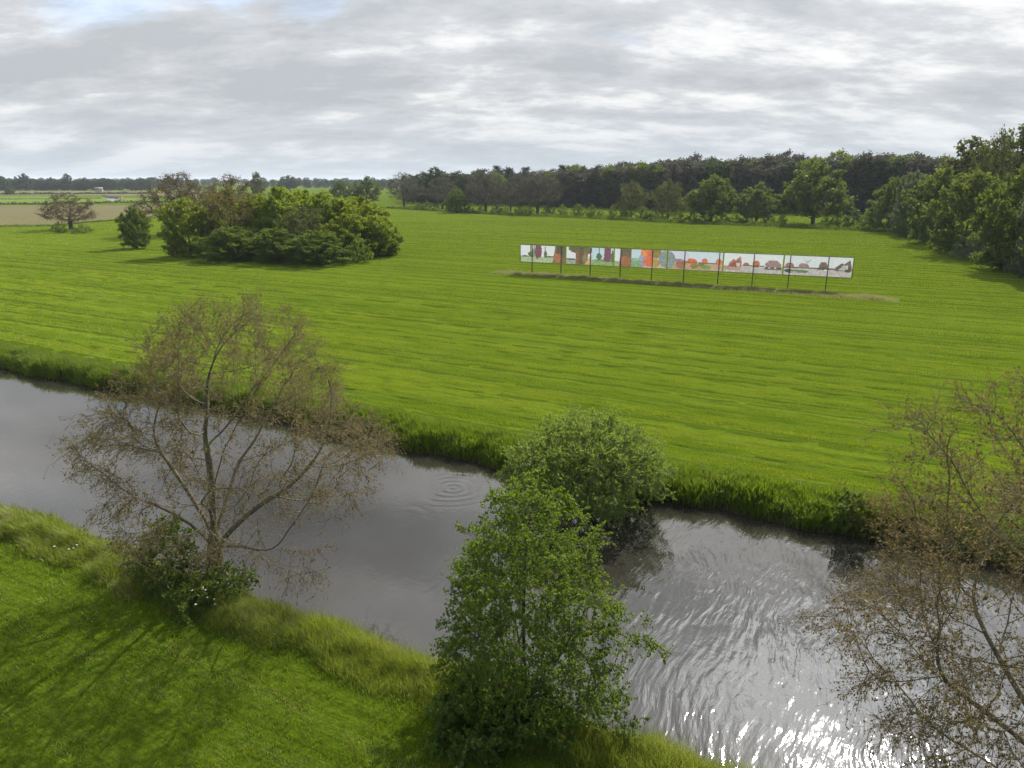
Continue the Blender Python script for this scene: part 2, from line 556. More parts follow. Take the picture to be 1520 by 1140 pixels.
def build_ground():
    sv = np.concatenate([[-9000, -6000, -4000, -2500, -1500, -900, -600, -400, -260, -180], np.arange(-130, 60.1, .6), [75, 100, 140, 200, 300, 450, 700, 1100, 1800, 3000, 5000, 9000]])
    tv = np.concatenate([[-600, -300, -120, -60, -30, -15, -5], np.arange(0, 16, .8), np.arange(16, 23, .25), [25, 27, 30, 33, 35, 37], np.arange(38, 46, .25), np.arange(46, 80, 1.2), np.arange(80, 200, 5), [220, 260, 300, 360, 430, 520, 650, 800, 1100, 1600, 2500, 4000, 6500, 9000]])
    S, T = np.meshgrid(sv, tv, indexing='ij')
    Z = ground_z(S, T)
    V = np.stack([E[0] * S + N[0] * T, E[1] * S + N[1] * T, Z], -1).reshape(-1, 3)
    a, b = len(sv), len(tv)
    i = np.arange(a - 1)[:, None] * b; j = np.arange(b - 1)[None]
    Q = np.stack([i + j, i + b + j, i + b + j + 1, i + j + 1], -1).reshape(-1, 4)
    m, nt = nodes_of('meadow_ground')
    geo = nd(nt, 'ShaderNodeNewGeometry').outputs['Position']
    rot = nd(nt, 'ShaderNodeMapping', {'Vector': geo, 'Rotation': (0, 0, RIV)}).outputs[0]
    rows = noise(nt, nd(nt, 'ShaderNodeMapping', {'Vector': rot, 'Scale': (.02, .42, .1)}).outputs[0], 1.0, 5, .6)
    rows2 = noise(nt, nd(nt, 'ShaderNodeMapping', {'Vector': rot, 'Scale': (.06, 1.7, .1)}).outputs[0], 1.0, 4, .6)
    big = noise(nt, geo, .012, 5, .6)
    fine = noise(nt, geo, 2.5, 6, .7)
    c = mixc(nt, ramp(nt, rows, [(.40, 0), (.60, 1)]), (.072, .118, .005), (.155, .20, .013))
    c = mixc(nt, ramp(nt, rows2, [(.5, 0), (.72, .55)]), c, (.17, .205, .045))
    rows3 = noise(nt, nd(nt, 'ShaderNodeMapping', {'Vector': rot, 'Scale': (.22, 1.25, .1)}).outputs[0], 1.0, 5, .68)
    c = mixc(nt, ramp(nt, rows3, [(.38, .95), (.49, 0)]), c, (.034, .068, .004))
    c = mixc(nt, ramp(nt, rows3, [(.55, 0), (.66, .5)]), c, (.16, .19, .03))
    c = mixc(nt, ramp(nt, big, [(.35, 0), (.65, .5)]), c, (.10, .165, .016))
    c = mixc(nt, ramp(nt, fine, [(.3, .55), (.6, 0)]), c, (.055, .09, .005))
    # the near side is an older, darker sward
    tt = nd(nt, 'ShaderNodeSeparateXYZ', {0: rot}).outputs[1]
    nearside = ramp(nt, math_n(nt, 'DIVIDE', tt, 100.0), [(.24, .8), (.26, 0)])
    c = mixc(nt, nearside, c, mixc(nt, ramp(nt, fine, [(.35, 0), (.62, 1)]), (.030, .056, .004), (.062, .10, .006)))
    z = nd(nt, 'ShaderNodeSeparateXYZ', {0: geo}).outputs[2]
    mud = ramp(nt, math_n(nt, 'ADD', z, 1.0), [(.3, 1), (.75, 0)])
    c = mixc(nt, mud, c, (.035, .028, .018))
    h = math_n(nt, 'ADD', math_n(nt, 'MULTIPLY', rows2, .22), math_n(nt, 'ADD', math_n(nt, 'MULTIPLY', rows, .3), math_n(nt, 'ADD', math_n(nt, 'MULTIPLY', fine, .09), math_n(nt, 'MULTIPLY', rows3, .3))))
    bp = nd(nt, 'ShaderNodeBump', {'Height': h, 'Strength': .7, 'Distance': 1.0}).outputs[0]
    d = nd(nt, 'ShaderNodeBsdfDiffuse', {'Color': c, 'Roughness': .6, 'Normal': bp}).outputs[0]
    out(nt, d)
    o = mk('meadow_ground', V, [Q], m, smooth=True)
    tag(o, kind='structure')


build_ground()


def sheet(name, pix, col, z=.06, var=.25, streak=None, bump=.2):
    """a flat patch of ground laid on the meadow; corners are places of the photograph"""
    P = [G(u, v) + np.array([0, 0, z]) for u, v in pix]
    m, nt = nodes_of(name)
    geo = nd(nt, 'ShaderNodeNewGeometry').outputs['Position']
    n1 = noise(nt, nd(nt, 'ShaderNodeMapping', {'Vector': geo, 'Rotation': (0, 0, RIV * .6), 'Scale': streak or (.02, .15, .1)}).outputs[0], 1.0, 6, .65)
    n2 = noise(nt, geo, .5, 5, .7)
    c = mixc(nt, ramp(nt, n1, [(.3, 0), (.7, 1)]), col[0], col[1])
    c = mixc(nt, ramp(nt, n2, [(.35, var), (.65, 0)]), c, tuple(x * .55 for x in col[0]))
    bp = nd(nt, 'ShaderNodeBump', {'Height': n2, 'Strength': .5, 'Distance': bump}).outputs[0]
    out(nt, nd(nt, 'ShaderNodeBsdfDiffuse', {'Color': c, 'Normal': bp}).outputs[0])
    # the outline wanders a little between the corners
    ring = []
    r = np.random.RandomState(len(name))
    for a, b in zip(P, P[1:] + P[:1]):
        for k in range(6):
            q = a + (b - a) * k / 6
            if k: q = q + np.array([r.normal() * .6, r.normal() * 1.5, 0])
            ring.append(q)
    cen = np.mean(P, 0)
    V = np.array(ring + [cen]); k = len(ring)
    T = [(i, (i + 1) % k, k) for i in range(k)]
    tag(mk(name, V, [np.array(T)], m), kind='structure')


sheet('reed_field', [(-260, 337), (70, 334), (225, 321), (330, 313), (330, 304), (120, 305), (-260, 306)], ((.10, .095, .05), (.145, .13, .075)), .08, .3)
sheet('pale_meadow', [(-260, 304), (120, 302), (225, 300), (330, 300), (330, 296), (60, 292), (-260, 293)], ((.085, .125, .025), (.125, .165, .045)), .12, .1)
sheet('far_stubble_field', [(-260, 290), (60, 290), (330, 292), (330, 283), (60, 283), (-260, 283)], ((.10, .10, .05), (.15, .14, .08)), .16, .2)
sheet('track_path', [(154, 300), (166, 299), (174, 297), (170, 294), (163, 295), (158, 297)], ((.17, .17, .165), (.21, .21, .205)), .2, .05)
sheet('dug_soil', [(176, 299), (184, 298), (182, 292), (176, 293)], ((.14, .12, .08), (.18, .15, .10)), .24, .1)
sheet('ditch_water', [(162, 294), (174, 296), (178, 293), (168, 291), (150, 290)], ((.04, .045, .045), (.06, .065, .065)), .28, .1)

# ------------------------------------------------------------------ water
def build_water():
    m, nt = nodes_of('river_water')
    geo = nd(nt, 'ShaderNodeNewGeometry').outputs['Position']
    rot = nd(nt, 'ShaderNodeMapping', {'Vector': geo, 'Rotation': (0, 0, RIV)}).outputs[0]
    sx = nd(nt, 'ShaderNodeSeparateXYZ', {0: rot})
    # wavelets running along the river, crests across it
    warp = nd(nt, 'ShaderNodeTexNoise', {'Vector': rot, 'Scale': .22, 'Detail': 2.0})
    wv = nd(nt, 'ShaderNodeVectorMath', {0: nd(nt, 'ShaderNodeVectorMath', {0: warp.outputs['Color'], 1: (.5, .5, .5)}, operation='SUBTRACT').outputs[0], 1: (1.8, 1.6, 0)}, operation='MULTIPLY').outputs[0]
    rw = nd(nt, 'ShaderNodeVectorMath', {0: rot, 1: wv}, operation='ADD').outputs[0]
    a = noise(nt, nd(nt, 'ShaderNodeMapping', {'Vector': rw, 'Rotation': (0, 0, radians(-8)), 'Scale': (2.7, .55, 1)}).outputs[0], 1.0, 1, .4)
    b = noise(nt, nd(nt, 'ShaderNodeMapping', {'Vector': rw, 'Rotation': (0, 0, radians(22)), 'Scale': (6.0, 1.5, 1)}).outputs[0], 1.0, 2, .5)
    swell = noise(nt, nd(nt, 'ShaderNodeMapping', {'Vector': rot, 'Scale': (.5, .16, 1)}).outputs[0], 1.0, 2, .5)
    calm = noise(nt, rot, .12, 3, .6)
    # rougher downstream (to the right), nearly calm upstream
    grad = math_n(nt, 'ADD', math_n(nt, 'MULTIPLY', sx.outputs[0], .05), 1.05)
    g2 = nd(nt, 'ShaderNodeMapRange', {'Value': grad, 'From Min': .15, 'From Max': 1.0, 'To Min': .05, 'To Max': 1.0}).outputs[0]
    amp = math_n(nt, 'MULTIPLY', g2, ramp(nt, calm, [(.36, .3), (.56, 1)]))
    h = math_n(nt, 'ADD', math_n(nt, 'MULTIPLY', a, .060), math_n(nt, 'MULTIPLY', b, .022))
    h = math_n(nt, 'MULTIPLY', h, amp)
    h = math_n(nt, 'ADD', h, math_n(nt, 'MULTIPLY', math_n(nt, 'MULTIPLY', swell, .022), g2))
    # ring of ripples where a fish has risen
    for (u, v, k, rad, hgt) in ((672, 724, 9.5, 3.4, .004), (590, 770, 5.0, 3.0, .002)):
        c = G(u, v, WATER_Z)
        dv = nd(nt, 'ShaderNodeVectorMath', {0: geo, 1: tuple(c)}, operation='DISTANCE').outputs['Value']
        dw = math_n(nt, 'ADD', dv, math_n(nt, 'MULTIPLY', noise(nt, geo, .6, 2), .5))
        rg = math_n(nt, 'SINE', math_n(nt, 'MULTIPLY', dw, k))
        fall = nd(nt, 'ShaderNodeMapRange', {'Value': dv, 'From Min': rad * .35, 'From Max': rad, 'To Min': 1.0, 'To Max': 0.0}, interpolation_type='SMOOTHSTEP').outputs[0]
        h = math_n(nt, 'ADD', h, math_n(nt, 'MULTIPLY', math_n(nt, 'MULTIPLY', math_n(nt, 'MULTIPLY', rg, fall), ramp(nt, noise(nt, geo, .33, 2), [(.42, 0), (.58, 1)])), hgt))
    h = math_n(nt, 'ADD', h, math_n(nt, 'MULTIPLY', noise(nt, nd(nt, 'ShaderNodeMapping', {'Vector': rot, 'Scale': (1.2, 3.5, 1)}).outputs[0], 1.0, 2), .0022))
    bp = nd(nt, 'ShaderNodeBump', {'Height': h, 'Strength': 1.0, 'Distance': 1.0}).outputs[0]
    silt = noise(nt, geo, .08, 3)
    col = mixc(nt, silt, (.016, .0150, .0125), (.022, .020, .016))
    p = nd(nt, 'ShaderNodeBsdfPrincipled', {'Base Color': col, 'Roughness': .035, 'IOR': 1.42, 'Specular IOR Level': .9, 'Normal': bp})
    out(nt, p.outputs[0])
    S = [-900, 900]; T = [17.0, 44.0]
    V = [st(S[0], T[0], WATER_Z), st(S[1], T[0], WATER_Z), st(S[1], T[1], WATER_Z), st(S[0], T[1], WATER_Z)]
    tag(mk('river_water', V, [np.array([[0, 1, 2, 3]])], m), kind='structure')


build_water()

# ------------------------------------------------------------------ grass
def grass_mat(name, dark, light, trans, transc, tip=None, straw=None, nscale=.5, rowmix=0.0):
    m, nt = nodes_of(name)
    r = nd(nt, 'ShaderNodeAttribute', attribute_name='rnd').outputs['Fac']
    geo = nd(nt, 'ShaderNodeNewGeometry').outputs['Position']
    n1 = noise(nt, geo, nscale, 4, .6)
    f = math_n(nt, 'ADD', math_n(nt, 'MULTIPLY', r, .55), math_n(nt, 'MULTIPLY', math_n(nt, 'SUBTRACT', n1, .25), .95), clamp=True)
    c = mixc(nt, f, dark, light)
    if straw:
        n2 = noise(nt, geo, .23, 4, .6)
        sm = math_n(nt, 'MULTIPLY', ramp(nt, n2, [(.53, 0), (.63, 1)]), ramp(nt, r, [(.35, 0), (.75, .85)]))
        sm = math_n(nt, 'MAXIMUM', sm, ramp(nt, r, [(.93, 0), (.985, .8)]))
        c = mixc(nt, sm, c, straw)
    d = nd(nt, 'ShaderNodeBsdfDiffuse', {'Color': c}).outputs[0]
    t = nd(nt, 'ShaderNodeBsdfTranslucent', {'Color': mixc(nt, .5, c, transc)}).outputs[0]
    mx = nd(nt, 'ShaderNodeMixShader', {0: trans, 1: d, 2: t}).outputs[0]
    g = nd(nt, 'ShaderNodeBsdfGlossy', {'Color': (.9, .92, .85, 1), 'Roughness': .45}).outputs[0]
    out(nt, nd(nt, 'ShaderNodeMixShader', {0: .02, 1: mx, 2: g}).outputs[0])
    return m


def blades(name, P, H, W, mat, rng, lean=.5, seg=2, rndv=None, wind=(0, 0)):
    n = len(P)
    a = rng.rand(n) * 2 * pi
    l = np.stack([np.cos(a), np.sin(a)], 1) * (lean * H * (.3 + rng.rand(n)))[:, None] + np.array(wind) * H[:, None]
    w = a + pi / 2 + rng.normal(size=n) * .6
    wx = np.stack([np.cos(w), np.sin(w), np.zeros(n)], 1) * (W * .5)[:, None]
    tip = P + np.concatenate([l, H[:, None]], 1)
    rv = rng.rand(n) if rndv is None else rndv
    if seg == 1:
        V = np.stack([P - wx, P + wx, tip], 1).reshape(-1, 3)
        mk_o = mk(name, V, [np.arange(n * 3).reshape(n, 3)], mat, rnd=np.repeat(rv, 3))
    else:
        mid = P + np.concatenate([l * .35, (H * .6)[:, None]], 1)
        V = np.stack([P - wx, P + wx, mid + wx * .8, mid - wx * .8, tip], 1).reshape(-1, 3)
        b = (np.arange(n) * 5)[:, None]
        mk_o = mk(name, V, [b + np.array([[0, 1, 2, 3]]), b + np.array([[3, 2, 4]])], mat, rnd=np.repeat(rv, 5))
    return mk_o


def polar(n, r0, r1, a0, a1, rng):
    r = np.exp(np.log(r0) + (np.log(r1) - np.log(r0)) * rng.rand(n))
    a = a0 + (a1 - a0) * rng.rand(n)
    return np.stack([np.sin(a) * r, np.cos(a) * r], 1)


def vnoise(x, y, seed=0):
    """smooth value noise on arrays"""
    xi, yi = np.floor(x).astype(int), np.floor(y).astype(int)
    fx, fy = x - xi, y - yi
    fx = fx * fx * (3 - 2 * fx); fy = fy * fy * (3 - 2 * fy)
    def hsh(i, j):
        q = np.sin(i * 127.1 + j * 311.7 + seed * 74.7) * 43758.5453
        return q - np.floor(q)
    return (hsh(xi, yi) * (1 - fx) + hsh(xi + 1, yi) * fx) * (1 - fy) + (hsh(xi, yi + 1) * (1 - fx) + hsh(xi + 1, yi + 1) * fx) * fy


def S_T(P):
    return P @ E, P @ N


G_FIELD = grass_mat('field_grass', (.058, .106, .005), (.185, .225, .014), .38, (.37, .45, .011), nscale=.12)
G_LAWN = grass_mat('lawn_grass', (.034, .068, .004), (.125, .168, .012), .47, (.32, .39, .010), nscale=.45, straw=(.27, .25, .09))
G_BANK = grass_mat('bank_grass', (.07, .115, .01), (.17, .21, .03), .5, (.38, .44, .03), nscale=.6, straw=(.30, .26, .13))
G_FARB = grass_mat('far_bank_herbs', (.04, .08, .006), (.12, .17, .014), .5, (.24, .35, .012), nscale=.4, straw=(.22, .19, .08))
G_DRY = grass_mat('dry_grass', (.11, .15, .03), (.30, .27, .13), .45, (.36, .34, .14), nscale=.3)

# meadow beyond the river, mown in rows along it
rng = np.random.RandomState(11)
P2 = polar(850000, 42, 430, radians(-44), radians(44), rng)
s_, t_ = S_T(P2)
keep = t_ > edge_far(s_) + 3.0
P2, s_, t_ = P2[keep], s_[keep], t_[keep]
row = vnoise(s_ * .02, t_ * .33, 1) * .3 + vnoise(s_ * .05, t_ * 1.0, 2) * .3 + vnoise(s_ * .35, t_ * 1.5, 3) * .4
row = np.clip((row - .5) * 2.3 + .5, 0, 1)
lines = 40 + np.cumsum(1.4 + 3.2 * np.random.RandomState(4).rand(200))
amp_ = .25 + .75 * np.random.RandomState(5).rand(201) ** 1.5
tw = t_ + .8 * vnoise(s_ * .025, s_ * 0 + 3, 4) + .15 * vnoise(s_ * .4, s_ * 0, 6)
ki = np.clip(np.searchsorted(lines, tw), 1, 199)
dl = tw - lines[ki - 1]
la = amp_[ki] * np.clip(vnoise(s_ * .022, ki * 1.7, 7) * 2.3 - .3, 0, 1)
wl = .44 + .0016 * np.maximum(np.linalg.norm(P2, axis=1) - 60, 0)
track = la * np.exp(-(dl / wl) ** 2)
ridge = la * np.exp(-((dl - wl * 2.2) / (wl * 1.1)) ** 2)
r_ = np.linalg.norm(P2, axis=1)
h = (.04 + .10 * row + .24 * ridge) * (1 - .85 * track) * (.7 + .6 * rng.rand(len(P2)))
keep = rng.rand(len(P2)) > np.clip(track * 1.5, 0, .97)
Wd = .036 * (r_ / 50) * (.7 + .6 * rng.rand(len(P2)))
P3 = np.concatenate([P2, np.zeros((len(P2), 1))], 1)
P3[:, 2] = ground_z(s_, t_) - .01
o = blades('meadow_grass', P3[keep], h[keep], np.clip(Wd[keep], .02, .3), G_FIELD, rng, .7, 1, rndv=np.clip(.0 + .75 * row[keep] * (1 - .8 * track[keep]) + .35 * ridge[keep] + .2 * rng.rand(keep.sum()), 0, 1))
tag(o, 'bright green mown meadow grass in long rows beyond the river', 'grass', kind='stuff')

# stubble strips between the mown swaths, the ridges' shade painted into their dark colour
def stubble_shade_lines():
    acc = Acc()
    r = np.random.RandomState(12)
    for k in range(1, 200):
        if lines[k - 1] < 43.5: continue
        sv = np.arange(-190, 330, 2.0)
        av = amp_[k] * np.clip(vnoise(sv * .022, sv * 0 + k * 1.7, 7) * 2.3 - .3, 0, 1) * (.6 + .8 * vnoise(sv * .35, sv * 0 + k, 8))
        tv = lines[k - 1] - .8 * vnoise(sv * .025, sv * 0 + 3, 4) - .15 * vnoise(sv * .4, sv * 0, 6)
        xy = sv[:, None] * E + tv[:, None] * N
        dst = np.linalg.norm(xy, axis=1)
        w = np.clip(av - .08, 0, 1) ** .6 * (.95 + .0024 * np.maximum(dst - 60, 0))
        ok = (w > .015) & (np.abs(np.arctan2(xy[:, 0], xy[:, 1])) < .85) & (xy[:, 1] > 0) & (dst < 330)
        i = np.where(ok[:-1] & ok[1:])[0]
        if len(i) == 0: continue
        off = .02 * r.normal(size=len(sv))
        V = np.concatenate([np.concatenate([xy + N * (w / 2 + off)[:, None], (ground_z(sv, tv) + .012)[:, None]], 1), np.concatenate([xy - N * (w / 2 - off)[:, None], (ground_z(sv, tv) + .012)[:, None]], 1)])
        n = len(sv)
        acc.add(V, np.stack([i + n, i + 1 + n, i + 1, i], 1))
    m, nt = nodes_of('stubble_painted_shade')
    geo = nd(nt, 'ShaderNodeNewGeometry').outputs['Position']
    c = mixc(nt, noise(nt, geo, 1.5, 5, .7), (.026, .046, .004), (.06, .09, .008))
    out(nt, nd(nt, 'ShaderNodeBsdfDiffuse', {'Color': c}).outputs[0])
    tag(acc.build('furrow_shade_strips', [m]), kind='structure')


stubble_shade_lines()

# lawn on the near side
P2 = polar(330000, 13, 62, radians(-62), radians(62), rng)
s_, t_ = S_T(P2)
keep = (t_ < edge_near(s_) - 2.3)
P2, s_, t_ = P2[keep], s_[keep], t_[keep]
trk = 1.3 * np.exp(-((t_ - 15.0 - .25 * np.sin(s_ * .2)) / .32) ** 2) + np.exp(-((t_ - 13.2 - .25 * np.sin(s_ * .2)) / .28) ** 2) * .8 + np.exp(-((t_ - 10.1) / .3) ** 2) * .5
lump = vnoise(s_ * .9, t_ * .9, 8) * .6 + vnoise(s_ * 2.3, t_ * 2.3, 9) * .4
h = (.04 + .26 * lump ** 1.3) * (1 - .45 * np.clip(trk, 0, 1)) * (.6 + .8 * rng.rand(len(P2)))
r_ = np.linalg.norm(P2, axis=1)
Wd = .018 * np.maximum(1, r_ / 22) * (.7 + .6 * rng.rand(len(P2)))
P3 = np.concatenate([P2, (ground_z(s_, t_) - .01)[:, None]], 1)
o = blades('lawn_grass', P3, h, Wd, G_LAWN, rng, .8, 2, rndv=np.where(rng.rand(len(P2)) < .75 * trk, 1.0, np.clip(-.05 + .75 * lump + .35 * rng.rand(len(P2)), 0, .94)))
tag(o, 'short green grass with two worn wheel tracks on the near side', 'grass', kind='stuff')

# tall grass along the near bank
n = 210000
s_ = -62 + 92 * rng.rand(n); en = edge_near(s_)
q = rng.rand(n)
t_ = en - 2.9 + 2.95 * q + .10 * np.sin(s_ * 1.3) + .12 * rng.normal(size=n)
P2 = st(0, 0)[:2] + s_[:, None] * E + t_[:, None] * N
clump = vnoise(s_ * .75, t_ * .9, 21) * .55 + vnoise(s_ * 2.2, t_ * 2.2, 22) * .45
prof = np.interp(q, [0, .2, .6, .9, 1], [.35, .8, 1.0, .9, .5])
h = (.2 + 1.0 * clump) * prof * (.55 + .7 * rng.rand(n))
P3 = np.concatenate([P2, (ground_z(s_, t_) - .02)[:, None]], 1)
dd = np.linalg.norm(P2, axis=1)
o = blades('tall_grass', P3, h, .013 * np.maximum(1, dd / 24) * (.6 + .8 * rng.rand(n)), G_BANK, rng, .55, 2, wind=(-.18, -.08))
tag(o, 'tall tufted grass with pale seed heads on the near bank', 'grass', kind='stuff')

# herbs and reeds along the far bank
n = 240000
s_ = -125 + 185 * rng.rand(n); ef = edge_far(s_)
q = rng.rand(n) ** .9
t_ = ef - .15 + 4.4 * q
P2 = s_[:, None] * E + t_[:, None] * N
clump = vnoise(s_ * .6, t_ * .7, 31) * .5 + vnoise(s_ * 1.9, t_ * 1.9, 32) * .5
prof = np.interp(q, [0, .15, .55, .8, 1], [.7, 1.15, 1.0, .55, .2])
h = (.15 + .95 * clump) * prof * (.55 + .7 * rng.rand(n))
P3 = np.concatenate([P2, (ground_z(s_, t_) - .03)[:, None]], 1)
o = blades('bank_herbs', P3, h, .045 * (.6 + .8 * rng.rand(n)), G_FARB, rng, .5, 2, rndv=np.clip(q * .55 + .45 * rng.rand(n), 0, 1))
tag(o, 'lush green herbs and reeds overhanging the far bank', 'reeds', kind='stuff')

# leafy mounds of nettle, dock and meadowsweet among the bank grass
def leafy_mounds(name, label, spots, mat, seed):
    r = np.random.RandomState(seed)
    acc = Acc()
    for (s0, t0, h0, w0) in spots:
        n_ = int(170 * w0 * h0 / .6) + 40
        q = nrm(r.normal(size=(n_, 3))) * (r.rand(n_) ** .35)[:, None] * np.array([w0, w0, h0])
        q[:, 2] = np.abs(q[:, 2])
        c_ = st(s0, t0); c_[2] = float(ground_z(np.array(s0), np.array(t0)))
        leaves(acc, c_ + q, nrm(r.normal(size=(n_, 3))) + np.array([0, 0, .1]), (.07 + .09 * r.rand()) * (.7 + .6 * r.rand(n_)), .055 * (.7 + .6 * r.rand(n_)), r, up=.5)
    tag(acc.build(name, [mat]), label, 'herbs', kind='stuff')


mr = np.random.RandomState(61)
sp = []
for k in range(190):
    s0 = -110 + 165 * mr.rand(); sp.append((s0, float(edge_far(np.array(s0))) + .25 + 3.0 * mr.rand() ** 1.4, .35 + .75 * mr.rand(), .35 + .6 * mr.rand()))
leafy_mounds('nettle_growth', 'leafy nettles and docks in clumps among the far bank reeds', sp, L_SHRUB, 62)
sp = []
for k in range(70):
    s0 = -55 + 80 * mr.rand(); sp.append((s0, float(edge_near(np.array(s0))) - .2 - 2.3 * mr.rand(), .25 + .5 * mr.rand(), .25 + .4 * mr.rand()))
leafy_mounds('nettle_growth', 'leafy nettles in clumps among the near bank grass', sp, L_SHRUB, 63)

# unmown strip under the picture board
A0, A1 = G(735, 404)[:2], G(1335, 446)[:2]
n = 52000
f = rng.rand(n); w = rng.normal(size=n) * .85
dirn = (A1 - A0) / np.linalg.norm(A1 - A0); prp = np.array([-dirn[1], dirn[0]])
P2 = A0 + (A1 - A0) * f[:, None] + prp * w[:, None]
P2 += prp * (np.sin(f * 9) * .25)[:, None]
h = (.2 + .5 * vnoise(f * 60, w * .8, 41)) * (.6 + .6 * rng.rand(n)) * np.interp(f, [0, .04, .95, 1], [.6, 1, 1, .4])
P3 = np.concatenate([P2, np.zeros((n, 1))], 1)
o = blades('unmown_grass', P3, h, .055 * (.6 + .8 * rng.rand(n)), G_DRY, rng, .5, 1)
tag(o, 'strip of tall straw coloured grass left unmown beneath the picture board', 'grass', kind='stuff')

# ------------------------------------------------------------------ near trees
# large withered alder on the left
prof_alder = [(2.6, 2.5), (3.2, 4.2), (4.4, 5.6), (5.6, 6.2), (7.0, 6.2), (8.4, 5.7), (10, 4.9), (11.6, 3.7), (12.6, 2.4), (13.1, 1.2)]
base = G(322, 858)
init = [(-1, [(0, 0, -.1), (0, 0, .5), (.04, 0, 1.0), (.1, .02, 1.5), (.12, .03, 2.1)]),
        (4, [(.1, .1, 2.7), (.15, .15, 3.4), (.2, .1, 4.2), (.3, .1, 5.0), (.35, .0, 5.9), (.3, .0, 6.8)]),
        (3, [(-.35, .1, 2.2), (-.8, .0, 2.8), (-1.5, -.1, 3.4), (-2.2, -.2, 3.9), (-3.0, -.3, 4.2)]),
        (4, [(-.3, .3, 2.7), (-.7, .5, 3.5), (-1.2, .6, 4.4), (-1.7, .7, 5.3), (-2.4, .9, 6.1)]),
        (3, [(.5, -.1, 2.0), (1.0, -.1, 2.6), (1.6, -.1, 3.2), (2.3, .1, 3.8), (3.2, .2, 4.2)]),
        (3, [(.6, -.5, 1.9), (1.3, -1.0, 2.3), (2.1, -1.4, 2.5), (2.9, -1.9, 2.4)]),
        (4, [(.4, -.5, 2.8), (.7, -1.1, 3.6), (.9, -1.7, 4.5)]),
        (4, [(.3, .7, 2.9), (.5, 1.4, 3.8), (.6, 2.2, 4.8)])]
low = np.array([(3.2 + rs.rand() * 2.2, -2.5 + rs.rand() * 2.2, .6 + rs.rand() * 1.8) for _ in range(40)])
w, c = grown_tree(3, prof_alder, 1450, init, .33, .46, .011, .36, 4, .55, 13, .066, .042, inner=.75, mid=.3, shift=(1.7, 0, 0), droop=.25, sub=3, twig_r=.008, extra=low, shell=.3, trop=(0, 0, .06))
t = empty('alder_tree', tuple(base))
tag(t, 'large half-bare alder with brown withered leaves on the near bank', 'tree')
w.build('trunk', [BARK], t, smooth=True); c.build('crown', [TWIG, L_BROWN], t)

# its like at the right edge of the picture
base = np.array([15.3, 14.6, 0.0])
prof_r = [(1.8, 1.5), (2.8, 4.6), (4.2, 6.4), (6.2, 7.1), (8.4, 6.6), (10.8, 5.6), (13, 4.2), (14.8, 2.6), (16.2, 1.0)]
init = [(-1, [(0, 0, -.1), (0, 0, .6), (-.05, 0, 1.3), (-.1, .02, 2.0)]),
        (3, [(-.1, .1, 2.8), (-.15, .2, 3.7), (-.1, .2, 4.7), (-.2, .3, 5.8), (-.2, .4, 7.0), (-.3, .5, 8.2)]),
        (3, [(-.6, .2, 2.7), (-1.3, .4, 3.4), (-2.1, .7, 4.1), (-2.9, 1.0, 4.6), (-3.7, 1.2, 5.1)]),
        (2, [(-.7, .5, 1.9), (-1.5, 1.0, 2.3), (-2.4, 1.5, 2.7), (-3.4, 1.9, 3.0)]),
        (3, [(-.4, .8, 2.8), (-.9, 1.7, 3.7), (-1.3, 2.6, 4.6), (-1.7, 3.4, 5.6)]),
        (3, [(.5, .4, 2.7), (1.2, .8, 3.5), (1.9, 1.1, 4.4)]),
        (3, [(.5, -.5, 2.7), (1.0, -1.1, 3.6), (1.4, -1.8, 4.5)]),
        (2, [(-.6, -.4, 2.1), (-1.4, -.9, 2.7), (-2.3, -1.3, 3.2)])]
w, c = grown_tree(19, prof_r, 1750, init, .34, .45, .011, .32, 4, .58, 14, .062, .04, inner=.6, mid=.3, droop=.2, sub=3, twig_r=.007, shell=.42, trop=(0, 0, .06))
t = empty('alder_tree', tuple(base))
tag(t, 'half-bare brown alder leaning its branches in over the water from the right', 'tree')
w.build('trunk', [BARK], t, smooth=True); c.build('crown', [TWIG, L_BROWN], t)

# leafy green alder in front
base = G(784, 1058)
prof_g = [(.3, 1.5), (1.2, 2.5), (2.6, 3.05), (4.2, 3.1), (5.6, 2.7), (7.0, 2.0), (8.1, 1.25), (8.9, .4)]
init = [(-1, [(0, 0, -.1), (0, 0, .4), (0, .05, .8)]),
        (1, [(-.1, .1, 1.2), (-.15, .15, 2.0), (-.2, .15, 3.0), (-.2, .1, 4.2), (-.15, .1, 5.4), (-.1, .1, 6.6), (-.05, .05, 7.6)]),
        (1, [(.25, -.05, 1.0), (.45, -.1, 1.9), (.6, -.1, 3.0), (.65, -.1, 4.1), (.6, -.1, 5.2)]),
        (1, [(.4, .3, .8), (.9, .5, 1.5), (1.4, .6, 2.3), (1.7, .7, 3.2)]),
        (1, [(-.4, -.2, .8), (-.9, -.3, 1.5), (-1.4, -.3, 2.3), (-1.7, -.3, 3.1)]),
        (1, [(.1, -.5, .9), (.2, -1.0, 1.7), (.3, -1.5, 2.5)]),
        (1, [(-.1, .6, .9), (-.3, 1.2, 1.7), (-.4, 1.7, 2.6)])]
ex = np.array([(3.2 + rs.rand() * 1.4, -.6 + rs.rand() * 1.2, 2.2 + rs.rand() * 1.4) for _ in range(5)])
w, c = grown_tree(5, prof_g, 1350, init, .25, .30, .007, .12, 3, .35, 33, .058, .05, droop=.05, sub=2, twig_r=.005, extra=ex, shell=.4, lump=.15)
t = empty('alder_tree', tuple(base))
tag(t, 'leafy bright green young alder in front of the willow at the near water edge', 'tree')
w.build('trunk', [BARK_D], t, smooth=True); c.build('crown', [TWIG, L_ALDER], t)

